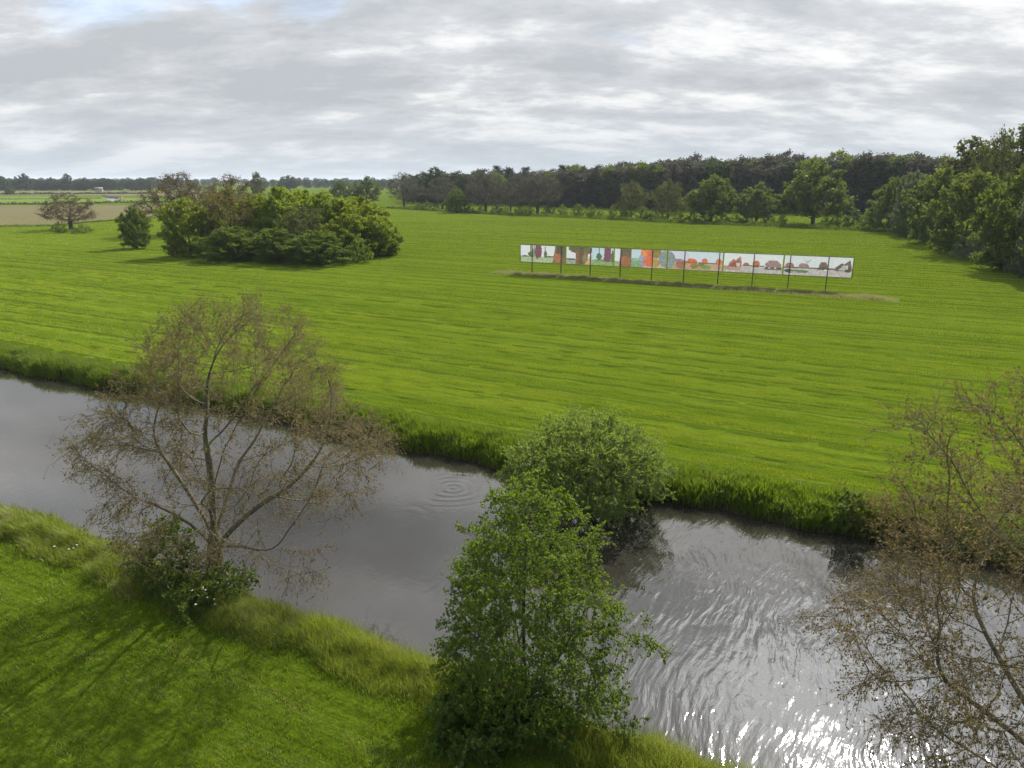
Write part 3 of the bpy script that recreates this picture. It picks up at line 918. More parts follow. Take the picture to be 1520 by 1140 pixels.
# willow leaning over the water from the far bank
base = G(870, 738, -.6)
prof_w = [(.3, 2.8), (.9, 4.3), (1.6, 4.8), (2.6, 4.5), (3.6, 3.7), (4.4, 2.5), (5.0, .9)]
init = [(-1, [(0, 0, -.6), (0, 0, 0), (0, 0, .3)])] + [(1, [(.5 * cos(a), .5 * sin(a), .5), (1.1 * cos(a), 1.1 * sin(a), 1.2), (1.7 * cos(a), 1.7 * sin(a), 2.0)]) for a in np.arange(7) * .9]
w, c = grown_tree(8, prof_w, 1300, init, .34, .45, .009, .13, 3, .55, 52, .125, .045, droop=.2, sub=2, twig_r=.006, shell=.4, lump=.1, leafdir=1.2)
t = empty('willow_tree', tuple(base))
tag(t, 'round grey-green willow bush leaning over the water at the far bank', 'willow')
w.build('trunk', [BARK_D], t, smooth=True); c.build('crown', [TWIG, L_WILLOW], t)


def near_bush(seed, name, label, u, v, vt, wpx, leaf, ll=.075, lw=.055, n=430, per=48, z=0.0):
    b = G(u, v, z)
    H = top_z(vt, b[1]); W = wpx * depth(b) / FPX
    pr = [(.0, W * .36), (H * .2, W * .47), (H * .45, W * .5), (H * .7, W * .38), (H * .9, W * .2), (H, W * .05)]
    ini = [(-1, [(0, 0, -.1), (0, 0, .15)])] + [(1, [(.25 * cos(a), .25 * sin(a), .3), (.5 * cos(a), .5 * sin(a), .6)]) for a in np.arange(6) * 1.05]
    w, c = grown_tree(seed, pr, n, ini, .22, .3, .006, .04, 2, .35, per, ll, lw, droop=.1, sub=2, twig_r=.004, lump=.25)
    t = empty(name, tuple(b))
    tag(t, label, 'bush')
    if w.n: w.build('stem', [BARK_D], t, smooth=True)
    c.build('crown', [TWIG, leaf], t)
    return t


near_bush(31, 'shrub', 'dark green leafy shrub left of the withered alder trunk', 252, 868, 770, 105, L_SHRUB)
near_bush(32, 'shrub', 'low dark green shrub wrapped round the foot of the withered alder', 315, 893, 852, 125, L_SHRUB, n=300)
near_bush(33, 'shrub', 'dark green undergrowth at the foot of the leafy young alder', 738, 1080, 1015, 190, L_SHRUB, .11, .085, n=420)
near_bush(34, 'shrub', 'small pale green shrub right of the young alder at the water edge', 905, 1090, 1040, 90, L_SHRUB, .07, .04, n=120)
near_bush(35, 'shrub', 'brown twiggy scrub on the far bank behind the right alder', 1330, 786, 735, 130, L_BROWN, .1, .06, n=200, per=9)
near_bush(36, 'shrub', 'green bush on the far bank just left of the brown scrub', 1262, 772, 732, 60, L_SHRUB, .1, .06, n=120)


def leaf_rosette(name, label, p, n, L, W, mat, seed):
    r = np.random.RandomState(seed)
    acc = Acc()
    for k in range(n):
        a = r.rand() * 2 * pi; el = .5 + .8 * r.rand(); l = L * (.6 + .5 * r.rand())
        tt = np.linspace(0, 1, 6)
        d = np.array([cos(a), sin(a)])
        z = np.sin(el) * l * tt - .35 * l * tt ** 2.5
        P = np.stack([d[0] * l * np.cos(el) * tt, d[1] * l * np.cos(el) * tt, z], 1)
        wd = W * np.sin(np.pi * np.clip(tt * .86 + .1, 0, 1))
        sd = np.array([-d[1], d[0], 0])
        V = np.stack([P - sd * wd[:, None] / 2, P + sd * wd[:, None] / 2], 1).reshape(-1, 3)
        Q = [(2 * i, 2 * i + 1, 2 * i + 3, 2 * i + 2) for i in range(5)]
        acc.add(V, Q, rnd=np.full(len(V), r.rand()))
    o = acc.build(name, [mat])
    o.location = tuple(p)
    tag(o, label, 'plant')


DOCK = leaf_mat('dock_leaf', (.02, .045, .012), (.045, .075, .02), .25, .06, (.1, .2, .02), 1.5)
leaf_rosette('dock_plant', 'dark broad-leaved dock standing up against the water on the left', G(60, 777, -.1), 26, .95, .16, DOCK, 1)
leaf_rosette('dock_plant', 'smaller dark dock near the left picture edge by the water', G(30, 764, -.1), 18, .6, .12, DOCK, 2)

def dish(acc, c, R, r):
    # an umbel: a ragged shallow dish of florets in one piece
    k = 15
    a = np.arange(k) * 2 * pi / k
    rr = R * (.55 + .45 * (np.arange(k) % 2)) * (.8 + .3 * r.rand(k))
    V = [c + np.array([0, 0, .01])] + [c + np.array([cos(x) * q, sin(x) * q, -.02 + .03 * r.rand()]) for x, q in zip(a, rr)] + [c - np.array([0, 0, .05])]
    T = [(0, 1 + i, 1 + (i + 1) % k) for i in range(k)] + [(k + 1, 1 + (i + 1) % k, 1 + i) for i in range(k)]
    acc.add(V, T=T)


# cow parsley: white umbels on thin stalks
def cow_parsley(name, label, p, n, seed):
    r = np.random.RandomState(seed)
    st_a, fl, heads = Acc(), Acc(), []
    for k in range(n):
        x, y = r.normal(size=2) * .28
        H = .75 + .45 * r.rand()
        tube(st_a, np.array([(x, y, 0), (x * 1.1, y * 1.1, H * .6), (x * 1.25, y * 1.25, H)]), [.008, .006, .004], 3)
        dish(fl, np.array([x * 1.25, y * 1.25, H]), .045 + .03 * r.rand(), r)
        heads.append(fl); fl = Acc()
    t = empty(name, tuple(p))
    tag(t, label, 'flower')
    st_a.build('stem', [L_SHRUB], t)
    for f in heads: f.build('flower_head', [WHITE_FL], t)


WHITE_FL = plain_mat('white_petals', (.55, .56, .48), .8)
cow_parsley('cow_parsley', 'white cow parsley in front of the shrub at the withered alder', G(305, 915), 13, 1)
cow_parsley('cow_parsley', 'small white cow parsley in the tall grass left of the shrub', G(112, 842), 4, 2)

# ------------------------------------------------------------------ distant tree kinds
def straight(h, k=4, lean=0.0):
    return [(-1, [(lean * h * i / k, 0, h * i / k - (.2 if i == 0 else 0)) for i in range(k + 1)])]


PR = {}
def proto(key, wc, H, W, bark, leaf): PR[key] = Proto(key, wc, H, W, bark, leaf)


round_prof = [(1.2, 1.2), (2.2, 4.2), (4.5, 5.8), (7, 5.6), (9, 4.4), (10.8, 2.6), (12, .5)]
proto('round', clump_tree(101, round_prof, 420, straight(2.5), .6, .85, .03, .38, 26, .42, .7, .2), 12, 11.6, BARK_D, L_GREEN)
proto('round2', clump_tree(102, [(1.0, 2.4), (2, 4.8), (4.5, 5.9), (7.2, 5.4), (9.6, 3.6), (11, 2), (12, .5)], 420, straight(2.2), .6, .85, .03, .38, 26, .42, .7, .26), 12, 11.8, BARK_D, L_GREEN)
proto('tall', clump_tree(103, [(2.5, 1.2), (4, 3.4), (8, 4.4), (12, 4.2), (15, 3.2), (17, 1.8), (18, .4)], 420, straight(5), .75, 1.0, .035, .36, 22, .5, .8, .25), 18, 8.8, BARK_D, L_GREEN)
proto('sparse', clump_tree(104, [(2.4, 1.5), (3.2, 4.6), (5, 6.2), (7.5, 5.8), (9.6, 4.2), (11.2, 2.2), (12, .6)], 360, straight(2.6), .55, .8, .03, .45, 15, .24, .7, .2, twig=6, twig_len=1.2), 12, 12.2, BARK_D, L_RUST)
proto('sparse2', clump_tree(105, [(2.0, 1.5), (3.2, 4.2), (5, 5.8), (7.5, 5.9), (9.6, 4.6), (11.2, 2.8), (12, .8)], 360, straight(3), .55, .8, .03, .45, 15, .24, .7, .25, twig=6, twig_len=1.2), 12, 12, BARK_D, L_RUST)
proto('bush', clump_tree(106, [(.1, 2.2), (.8, 2.7), (1.8, 2.7), (2.8, 2.0), (3.6, 1.0), (4, .3)], 200, straight(.5, 2), .35, .5, .02, .1, 15, .24, .36, .25), 4, 5.4, BARK_D, L_DARK)
proto('bush2', clump_tree(107, [(.1, 2.4), (.8, 2.9), (1.6, 2.6), (2.6, 2.1), (3.4, 1.3), (4, .3)], 200, straight(.5, 2), .35, .5, .02, .1, 13, .24, .38, .4), 4, 5.6, BARK_D, L_DARK)
proto('copse', clump_tree(108, [(.3, 3.8), (2.0, 5.2), (4.5, 5.8), (7, 5.6), (9.2, 4.4), (11, 2.6), (12, .5)], 640, straight(2.2), .55, .75, .03, .34, 28, .36, .66, .28), 12, 11.6, BARK_D, L_GREEN)
proto('copse2', clump_tree(109, [(.3, 3.4), (2.0, 5.0), (4.5, 5.8), (7, 5.3), (9.2, 4.8), (11, 3.0), (12, .5)], 640, straight(2.2), .55, .75, .03, .34, 28, .36, .66, .34), 12, 11.6, BARK_D, L_GREEN)
proto('loose', clump_tree(110, [(.8, 2.4), (2.0, 4.4), (4.5, 5.6), (7, 5.5), (9.2, 4.6), (11, 2.8), (12, .5)], 520, straight(2.2), .55, .75, .03, .34, 15, .3, .66, .3, twig=4, twig_len=.9), 12, 11.6, BARK_D, L_OLIVE)


def pine_proto(seed):
    r = np.random.RandomState(seed)
    wood, crown = Acc(), Acc()
    H = 20.0
    tube(wood, np.array([(0, 0, -.2), (0, .05, 7), (.15, 0, 14), (.1, 0, H)]), [.32, .26, .17, .04], 7)
    for k in range(46):
        z = 9 + 11 * (k / 46) ** .9; a = k * 2.4 + r.rand()
        L = (1 - (z - 9) / 11.5) * 3.0 + .7 + .8 * r.rand()
        P = np.array([(0, 0, z), (cos(a) * L * .5, sin(a) * L * .5, z + .15), (cos(a) * L, sin(a) * L, z + .45)])
        tube(wood, P, [.06, .04, .015], 3)
        for q in np.linspace(.35, 1, 5):
            c = P[0] + (P[2] - P[0]) * q
            m = 26
            v = r.normal(size=(m, 3)) * np.array([.45, .45, .25])
            leaves(crown, c + v, r.normal(size=(m, 3)) + np.array([cos(a), sin(a), .4]), .42, .16, r, m=1, up=.5)
    return wood, crown


proto('pine', pine_proto(5), 20.4, 7.0, BARK_D, L_PINE)

# ------------------------------------------------------------------ copse in the meadow
for a in [
    ('copse', 'maple_tree', 'small dense dark green tree standing alone left of the copse', 'tree', 204, 369, 306, 44, .3, L_DARK),
    ('copse2', 'maple_tree', 'yellow-green maple at the left end of the copse, behind the small tree', 'tree', 284, 381, 294, 78, 1.1, L_YELLOW),
    ('sparse', 'oak_tree', 'wide rusty brown oak rising behind the yellow-green maple', 'tree', 272, 349, 254, 118, 2.0, L_RUST),
    ('sparse2', 'oak_tree', 'rusty oak behind the middle of the copse with a green treetop beside it', 'tree', 352, 346, 259, 96, .6, L_RUST),
    ('loose', 'willow_tree', 'olive brown loosely leafed willow between the maple and the green copse trees', 'tree', 345, 377, 274, 96, .2, L_OLIVE),
    ('copse', 'ash_tree', 'tallest yellow-green tree of the copse, right of the olive willow', 'tree', 424, 377, 276, 92, 2.2, L_YELLOW),
    ('copse2', 'ash_tree', 'yellow-green tree in the middle of the copse top', 'tree', 487, 376, 284, 88, .9, L_YELLOW),
    ('loose', 'ash_tree', 'dull olive tree showing dark limbs in the middle of the copse', 'tree', 455, 384, 303, 84, 4.0, L_GREEN),
    ('copse', 'ash_tree', 'rounded green tree near the right end of the copse', 'tree', 536, 374, 290, 80, 3.4, L_YELLOW),
    ('copse2', 'ash_tree', 'bright leaning tree at the right tip of the copse', 'tree', 563, 380, 318, 66, 2.7, L_YELLOW),
    ('copse2', 'ash_tree', 'green tree filling the copse between its tallest tree and the olive willow', 'tree', 388, 374, 290, 84, 1.3, L_MID),
    ('copse', 'ash_tree', 'green tree in the copse just right of its tallest tree', 'tree', 452, 371, 281, 84, 5.1, L_MID),
    ('copse2', 'ash_tree', 'green tree in the copse between the middle and the right end', 'tree', 513, 377, 292, 84, 2.9, L_MID),
    ('copse', 'ash_tree', 'mid green tree behind the front right elder of the copse', 'tree', 520, 383, 316, 76, .2, L_MID),
    ('copse', 'thorn_bush', 'broad dark thorn bush at the front left of the copse', 'bush', 346, 387, 336, 92, 5.0, L_DARK),
    ('copse2', 'thorn_bush', 'dark bush at the front middle of the copse under the ash trees', 'bush', 416, 390, 338, 78, 1.9, L_DARK),
    ('copse', 'thorn_bush', 'domed dark bush reaching furthest into the meadow from the copse', 'bush', 473, 393, 341, 88, .8, L_DARK),
    ('bush2', 'elder_bush', 'small pale green elder bush at the front right of the copse', 'bush', 531, 389, 352, 44, .3, L_SHRUB),
    ('bush', 'thorn_bush', 'little dark bush in the shade between the small tree and the maple', 'bush', 258, 380, 356, 26, .0, L_DARK),
    ('copse2', 'thorn_bush', 'dark bush under the right tip of the copse', 'bush', 577, 378, 340, 38, .5, L_GREEN),
]:
    plant_px(PR[a[0]], a[1], a[2], a[3], a[4], a[5], a[6], a[7], rz=a[8], leaf=a[9], group='trees and bushes of the copse in the meadow')

# lone oak on the left
plant_px(PR['sparse'], 'oak_tree', 'lone spreading brown oak standing in the meadow at the left', 'tree', 106, 341, 286, 82, 4.0, L_RUST)
plant_px(PR['bush'], 'thorn_bush', 'dark round bush left of the lone oak trunk', 'bush', 90, 346, 329, 24, .2, L_DARK)
plant_px(PR['bush2'], 'thorn_bush', 'pale green low bush right of the lone oak trunk', 'bush', 122, 346, 332, 28, 1.2, L_SHRUB)

# ------------------------------------------------------------------ far hedgerow
GR = 'trees of the hedgerow along the far meadow edge'
for a in [
    ('round', 'field_tree', 'small round green tree beyond the copse, leftmost of the far hedgerow', 508, 302, 267, 34, .4, L_GREEN),
    ('round2', 'field_tree', 'broad round dark green tree second from left in the far hedgerow', 546, 304, 261, 46, 1.0, L_GREEN),
    ('sparse2', 'field_tree', 'purplish brown twin-trunked tree third from left in the far hedgerow', 600, 307, 256, 54, .7, L_MAUVE),
    ('tall', 'poplar_tree', 'tall green tree with a knobbly top behind the brown hedgerow trees', 648, 305, 247, 42, 2.0, L_FAR),
    ('sparse', 'field_tree', 'brown tree before the tall green one in the far hedgerow', 657, 310, 262, 56, 2.9, L_MAUVE),
    ('copse', 'field_tree', 'dense dark green egg-shaped tree low in the far hedgerow', 678, 316, 280, 34, 1.3, L_DARK),
    ('sparse2', 'field_tree', 'brown round tree with a clear trunk right of the egg-shaped one', 721, 315, 254, 62, 4.4, L_MAUVE),
    ('sparse', 'field_tree', 'narrow brown tree between two bigger brown ones in the far hedgerow', 758, 316, 269, 40, 5.2, L_MAUVE),
    ('sparse', 'field_tree', 'widest brown tree of the hedgerow, above the board left end', 798, 318, 251, 74, 1.7, L_MAUVE),
    ('loose', 'field_tree', 'brownish green hedgerow tree rising over the left half of the board', 937, 324, 268, 50, .6, L_TALL),
    ('loose', 'field_tree', 'brownish green round tree rising above the board middle', 991, 326, 266, 54, 3.6, L_TALL),
    ('round', 'field_tree', 'large green tree third from right in the far hedgerow', 1055, 329, 259, 76, 2.1, L_GREEN),
    ('round2', 'field_tree', 'low spreading green tree left of the biggest hedgerow tree', 1122, 331, 270, 66, .1, L_GREEN),
    ('round2', 'field_tree', 'biggest green domed tree of the far hedgerow above the board right end', 1206, 333, 234, 100, 1.5, L_GREEN),
]:
    plant_px(PR[a[0]], a[1], a[2], 'tree', a[3], a[4], a[5], a[6], rz=a[7], leaf=a[8], group=GR)

hb = [(622, 311, 9, 8), (634, 312, 12, 12), (648, 313, 9, 8), (668, 315, 14, 13), (697, 317, 11, 12), (713, 317, 9, 10), (738, 318, 13, 14), (752, 318, 10, 12), (771, 319, 12, 14), (785, 319, 10, 14),
      (815, 320, 13, 16), (835, 321, 15, 15), (858, 322, 18, 19), (878, 323, 17, 15), (891, 324, 12, 13), (908, 324, 16, 11), (926, 326, 15, 16), (953, 327, 18, 18), (966, 328, 11, 14), (981, 328, 15, 14),
      (1009, 330, 15, 16), (1028, 330, 18, 12), (1044, 331, 14, 13), (1072, 332, 15, 18), (1092, 333, 14, 16), (1108, 333, 12, 15), (1140, 334, 12, 16), (1160, 335, 15, 12), (1226, 337, 14, 14), (1247, 338, 20, 22), (1268, 339, 24, 24), (1290, 341, 28, 26)]
ords = ['first', 'second', 'third', 'fourth', 'fifth', 'sixth', 'seventh', 'eighth', 'ninth', 'tenth', 'eleventh', 'twelfth', 'thirteenth', 'fourteenth', 'fifteenth', 'sixteenth']
for i, (u, v, hp, wp) in enumerate(hb):
    k = len(hb) - 1 - i
    side, n_ = ('left', i) if i < 16 else ('right', k)
    lab = f'{ords[n_]} low dark bush from the {side} along the foot of the far hedgerow'
    plant_px(PR['bush' if i % 2 else 'bush2'], 'hedge_bush', lab, 'bush', u, v, v - hp - 2, wp * 1.35, rz=i * 1.7, leaf=[L_DARK, L_DARK, L_FAR, L_SHRUB][i % 4 if i % 7 else 3], group='bushes at the foot of the far hedgerow')

# the low overgrown ditch bank that runs along it
def hedge(name, label, line, h, w, n, mat, seed, size=.5):
    r = np.random.RandomState(seed)
    P = np.array([G(u, v) for u, v in line])
    L = np.concatenate([[0], np.cumsum(np.linalg.norm(np.diff(P, axis=0), axis=1))])
    f = r.rand(n) * L[-1]
    X = np.stack([np.interp(f, L, P[:, k]) for k in range(3)], 1)
    hh = h * (.45 + .9 * vnoise(f * .25, f * 0, seed)) 
    a = r.rand(n) * pi; q = np.sqrt(r.rand(n))
    X[:, 1] += np.cos(a) * q * w; X[:, 0] += r.normal(size=n) * .3
    X[:, 2] = np.sin(a) * q * hh + .05
    acc = Acc()
    leaves(acc, X, r.normal(size=(n, 3)), size * (.6 + .8 * r.rand(n)), size * .7, r, up=.3)
    return tag(acc.build(name, [mat]), label, 'hedge')


hedge('hedge', 'low dark overgrown ditch edge along the whole far side of the meadow', [(575, 309), (640, 313), (740, 319), (860, 324), (1000, 331), (1150, 337), (1300, 344), (1375, 349)], 1.7, 1.6, 15000, L_DARK, 3)
hedge('hedge', 'thin dark hedge line between the reed field and the fields on the left', [(-250, 303.5), (60, 303.5), (200, 301), (300, 300)], 1.5, 2.0, 5000, L_FAR, 4, .9)
hedge('hedge', 'long dark hedge below the distant farm trees on the left horizon', [(-250, 290), (0, 289), (120, 288.3), (230, 288)], 2.2, 3.0, 6000, L_FAR, 5, 1.4)
hedge('hedge', 'broken thin hedge across the pale far left meadow', [(-250, 296.5), (0, 296.2), (110, 295.5), (150, 295)], 1.0, 1.5, 2200, L_FAR, 8, .8)
hedge('hedge', 'ragged grass edge between the green meadow and the brown reed field', [(-250, 340), (70, 336), (140, 330), (225, 323)], .7, 1.6, 6000, L_GREEN, 6, .35)

# ------------------------------------------------------------------ beech wood behind: one mass
WOODP = []
for sd, pr_ in ((201, [(.5, 3.4), (3, 4.6), (8, 5.2), (13, 5.4), (17, 4.8), (19.4, 3.0), (20.4, 1.0)]), (202, [(.5, 3.0), (4, 4.8), (9, 4.8), (14, 5.4), (17.5, 4.8), (19.6, 2.8), (20.2, .9)]), (203, [(.8, 3.6), (3, 5.0), (8, 5.4), (12, 4.9), (16, 4.8), (19, 3.4), (20.3, 1.2)])):
    WOODP.append(clump_tree(sd, pr_, 330, straight(6), .95, 1.3, .04, .34, 24, .58, 1.1, .1, shell=.22))


def wood_mass(name, label, trees, mat_list, seed):
    """woodland that reads as one mass: every tree a full grown crown, joined"""
    r = np.random.RandomState(seed)
    acc = Acc()
    for (x, y, H, W, mi) in trees:
        w, c = WOODP[r.randint(len(WOODP))]
        a = r.rand() * 6.28
        M = np.array([[cos(a) * W / 10.4, -sin(a) * W / 10.4, 0], [sin(a) * W / 10.4, cos(a) * W / 10.4, 0], [0, 0, H / 20.4]])
        for part, keepm in ((w, False), (c, True)):
            V = np.concatenate(part.V) @ M.T + np.array([x, y, 0])
            Q = np.concatenate(part.Q); qm = np.concatenate(part.qm)
            if keepm:       # leaves only
                Q = Q[qm == 1]; used = np.unique(Q); remap = np.zeros(len(V), int); remap[used] = np.arange(len(used))
                acc.add(V[used], remap[Q], rnd=r.rand() * .4 + .6 * np.concatenate(part.R)[used], m=mi)
            else: acc.add(V, Q, m=len(mat_list))
    o = acc.build(name, mat_list + [BARK_D])
    tag(o, label, 'wood', kind='stuff')


fr = np.random.RandomState(77)
trees = []
us = np.array([612, 660, 700, 760, 800, 850, 900, 950, 1000, 1050, 1100, 1160, 1250, 1330, 1400, 1500])
tops = np.array([262, 258, 252, 255, 256, 249, 244, 239, 236, 234, 236, 232, 232, 227, 231, 231])
for rowi in range(4):
    for u in np.arange(612, 1500, 16 + 2 * rowi):
        uu = u + fr.normal() * 4
        vb = np.interp(uu, [600, 1300, 1500], [301, 320, 330]) - rowi * 3.0
        b = G(uu, vb)
        tv = np.interp(uu, us, tops) + fr.normal() * 3.6 + (1.5 if rowi == 0 else 0)
        H = top_z(tv, b[1]) * (1 - .18 * fr.rand() ** 2 * (rowi < 3)) 
        mi = 0 if fr.rand() < .58 else (1 if fr.rand() < .5 else 2)
        if uu < 720: mi = 2 if fr.rand() < .6 else 0
        trees.append((b[0], b[1], H, 15 + 5 * fr.rand(), mi))
wood_mass('beech_wood', 'dark purplish brown beech wood standing behind the far hedgerow', trees, [L_MAUVE, L_DARK, L_FAR], 5)

for i, (u, vb, vt, wp, lab) in enumerate([(738, 303, 246, 24, 'dark pine sticking out of the wood top, leftmost of the pines'), (757, 303, 251, 22, 'dark pine second from left in the wood top'),
                                         (780, 304, 248, 22, 'dark pine third from left in the wood top with a bent tip'), (834, 305, 245, 22, 'single dark pine right of the other pines in the wood top')]):
    plant_px(PR['pine'], 'pine_tree', lab, 'pine', u, vb, vt, wp, rz=i * 2.1, group='pines in the wood top')

# ------------------------------------------------------------------ wood edge on the right
GW = 'trees of the wood edge on the right'
for a in [
    ('copse', 'edge_tree', 'yellow-green tree at the far end of the right wood edge', 1322, 343, 262, 66, .3, L_EDGE),
    ('copse2', 'silver_tree', 'silvery grey-green tree beside the far end of the right wood edge', 1350, 349, 254, 58, 1.5, L_SILVER),
    ('copse', 'edge_tree', 'broad yellow-green tree in the middle of the right wood edge', 1388, 362, 249, 92, 2.2, L_EDGE),
    ('copse2', 'edge_tree', 'dark green broad tree before the tall ones at the right', 1428, 378, 252, 100, 3.1, L_EDGE),
    ('tall', 'tall_tree', 'tall brownish green tree behind the right wood edge, left of the tallest', 1424, 352, 201, 86, .9, L_TALL),
    ('tall', 'tall_tree', 'tallest tree at the right picture edge with sky showing between trunks', 1490, 356, 181, 82, 2.6, L_TALL),
    ('loose', 'edge_tree', 'thin olive tree between the two tall trees at the right', 1455, 360, 192, 70, 4.2, L_TALL),
    ('copse', 'edge_tree', 'bright green tree at the right picture edge nearest the meadow', 1498, 402, 245, 112, 5.3, L_GREEN),
    ('copse2', 'edge_tree', 'silver-leaved tree cut by the right picture edge', 1545, 414, 262, 90, .8, L_SILVER),
    ('copse2', 'edge_tree', 'tree just beyond the right picture edge above the meadow corner', 1600, 428, 235, 120, 2.0, L_EDGE),
    ('bush2', 'edge_bush', 'dark bush at the foot of the yellow-green wood edge tree', 1403, 374, 338, 48, .2, L_DARK),
    ('bush', 'edge_bush', 'grey-green bush in the middle of the right wood edge foot', 1442, 386, 344, 58, 1.2, L_SILVER),
    ('bush2', 'edge_bush', 'dark green bush jutting lowest into the meadow at the right', 1486, 402, 356, 62, 2.4, L_DARK),
    ('bush', 'edge_bush', 'bush at the right picture edge beside the meadow corner', 1522, 410, 362, 50, 3.0, L_GREEN),
    ('bush', 'edge_bush', 'low dark bush at the far end of the right wood edge', 1345, 352, 322, 40, 4.0, L_DARK),
]:
    plant_px(PR[a[0]], a[1], a[2], 'bush' if 'bush' in a[1] else 'tree', a[3], a[4], a[5], a[6], rz=a[7], leaf=a[8], group=GW)

# ------------------------------------------------------------------ far left horizon
trees = []
for rowi in range(3):
    for u in np.arange(-170, 640, 10):
        if 225 < u < 380 and rowi == 0: continue
        uu = u + fr.normal() * 4
        b = G(uu, 283 - rowi * 3.2 - (0 if u < 300 else 4))
        tv = np.interp(uu, [-170, 0, 60, 120, 230, 400, 440, 480, 640], [266, 265, 266, 266, 264, 268, 264, 266, 265]) + fr.normal() * 1.3 + (1 if rowi == 0 else 0)
        trees.append((b[0], b[1], top_z(tv, b[1]), 14 + 8 * fr.rand(), 0))
wood_mass('horizon_wood', 'hazy blue-green line of woodland on the left horizon', trees, [L_FAR], 9)

for i, (k, u, vb, vt, wp, lab, lf) in enumerate([
    ('round', 15, 289, 277, 13, 'small round dark tree standing alone in the far left fields', L_DARK),
    ('round2', 38, 283.5, 257, 28, 'biggest round tree of the left horizon', L_FAR),
    ('tall', 102, 283.5, 257, 15, 'tall thin tree with a bushy top on the left horizon', L_FAR),
    ('round', 2, 283.5, 260, 24, 'dark tree at the left picture edge on the horizon', L_FAR),
    ('round', 78, 283.2, 263, 22, 'low dark tree between the biggest and the tall thin horizon trees', L_FAR),
    ('round2', 128, 283.2, 263, 22, 'dark tree right of the tall thin horizon tree', L_FAR),
    ('round', 158, 283.2, 264, 22, 'dark tree above the little farmhouse on the horizon', L_FAR),
    ('round2', 196, 283.6, 266, 20, 'dark tree right of the farmhouse on the horizon', L_FAR),
    ('tall', 384, 300, 254, 18, 'green treetop rising just behind the rusty oak of the copse', L_GREEN),
    ('round', 430, 283, 260, 36, 'hazy green domed tree on the horizon above the copse', L_FAR),
]):
    plant_px(PR[k], 'distant_tree', lab, 'tree', u, vb, vt, wp, rz=i * 1.3, leaf=lf, group='single trees on the left horizon')

# farmhouse among the distant trees
fb = G(147, 284.5)
house = empty('farmhouse', tuple(fb), .3)
tag(house, 'small pale farmhouse with a reddish roof among the trees of the left horizon', 'house')
M_WALL = plain_mat('farm_plaster', (.42, .40, .37), .8)
M_ROOF = plain_mat('farm_roof_tiles', (.20, .15, .12), .8)
M_GLASS = plain_mat('farm_window_glass', (.05, .06, .07), .1)
a = Acc(); a.box(-5, 5, -3.5, 3.5, 0, 3.2); a.build('wall', [M_WALL], house)
a = Acc(); a.add([(-5.5, -4, 3.0), (5.5, -4, 3.0), (5.5, 4, 3.0), (-5.5, 4, 3.0), (-5.5, 0, 6.4), (5.5, 0, 6.4)], [(0, 1, 5, 4), (2, 3, 4, 5), (0, 3, 2, 1)], [(0, 4, 3), (1, 2, 5)]); a.build('roof', [M_ROOF], house)
for x in (-3, 0, 3):
    a = Acc(); a.box(x - .6, x + .6, -3.56, -3.4, .9, 2.3); a.build('window', [M_GLASS], house)

# ------------------------------------------------------------------ the picture board
PL, PRt = G(772.5, 405.5)[:2], G(1261, 433.2)[:2]
bd = PRt - PL; BL = float(np.linalg.norm(bd)); bang = math.atan2(bd[1], bd[0])
board = empty('picture_board', (PL[0], PL[1], 0), bang)
tag(board, 'long raised board of six landscape prints on thin dark posts in the meadow', 'billboard')
STEEL = plain_mat('dark_steel', (.055, .06, .058), .55, .3)
CANV = {}


def ink(c):
    k = tuple(round(x, 3) for x in c)
    if k not in CANV:
        m, nt = nodes_of('print_ink')
        c = mixc(nt, ramp(nt, noise(nt, nd(nt, 'ShaderNodeTexCoord').outputs['Object'], 2.2, 8, .72), [(.34, 0), (.66, 1)]), tuple(x * (.62 if sum(k) < 1.5 else .88) for x in k), tuple(min(1, x * (1.25 if sum(k) < 1.5 else 1.05)) for x in k))
        out(nt, nd(nt, 'ShaderNodeMixShader', {0: .3, 1: nd(nt, 'ShaderNodeBsdfDiffuse', {'Color': c}).outputs[0], 2: nd(nt, 'ShaderNodeBsdfTranslucent', {'Color': c}).outputs[0]}).outputs[0])
        CANV[k] = m
    return CANV[k]


Z0, Z1 = 2.30, 5.62
a = Acc()
a.box(0, BL, -.04, .06, Z0 - .09, Z0); a.box(0, BL, -.04, .06, Z1, Z1 + .09)
a.box(-.09, 0, -.04, .06, Z0 - .09, Z1 + .09); a.box(BL, BL + .09, -.04, .06, Z0 - .09, Z1 + .09)
a.build('frame', [STEEL], board)
for u, v in ((795, 405), (835.5, 408), (877, 411), (920, 414), (966, 417), (1013, 420), (1064, 423), (1115, 426), (1169, 428), (1225, 431)):
    x = float((G(u, v)[:2] - PL) @ bd / BL)
    a = Acc(); a.box(x - .075, x + .075, -.19, -.05, -.3, Z1 + .03); a.box(x - .16, x + .16, -.26, .02, -.05, .03)
    a.build('post', [STEEL], board)

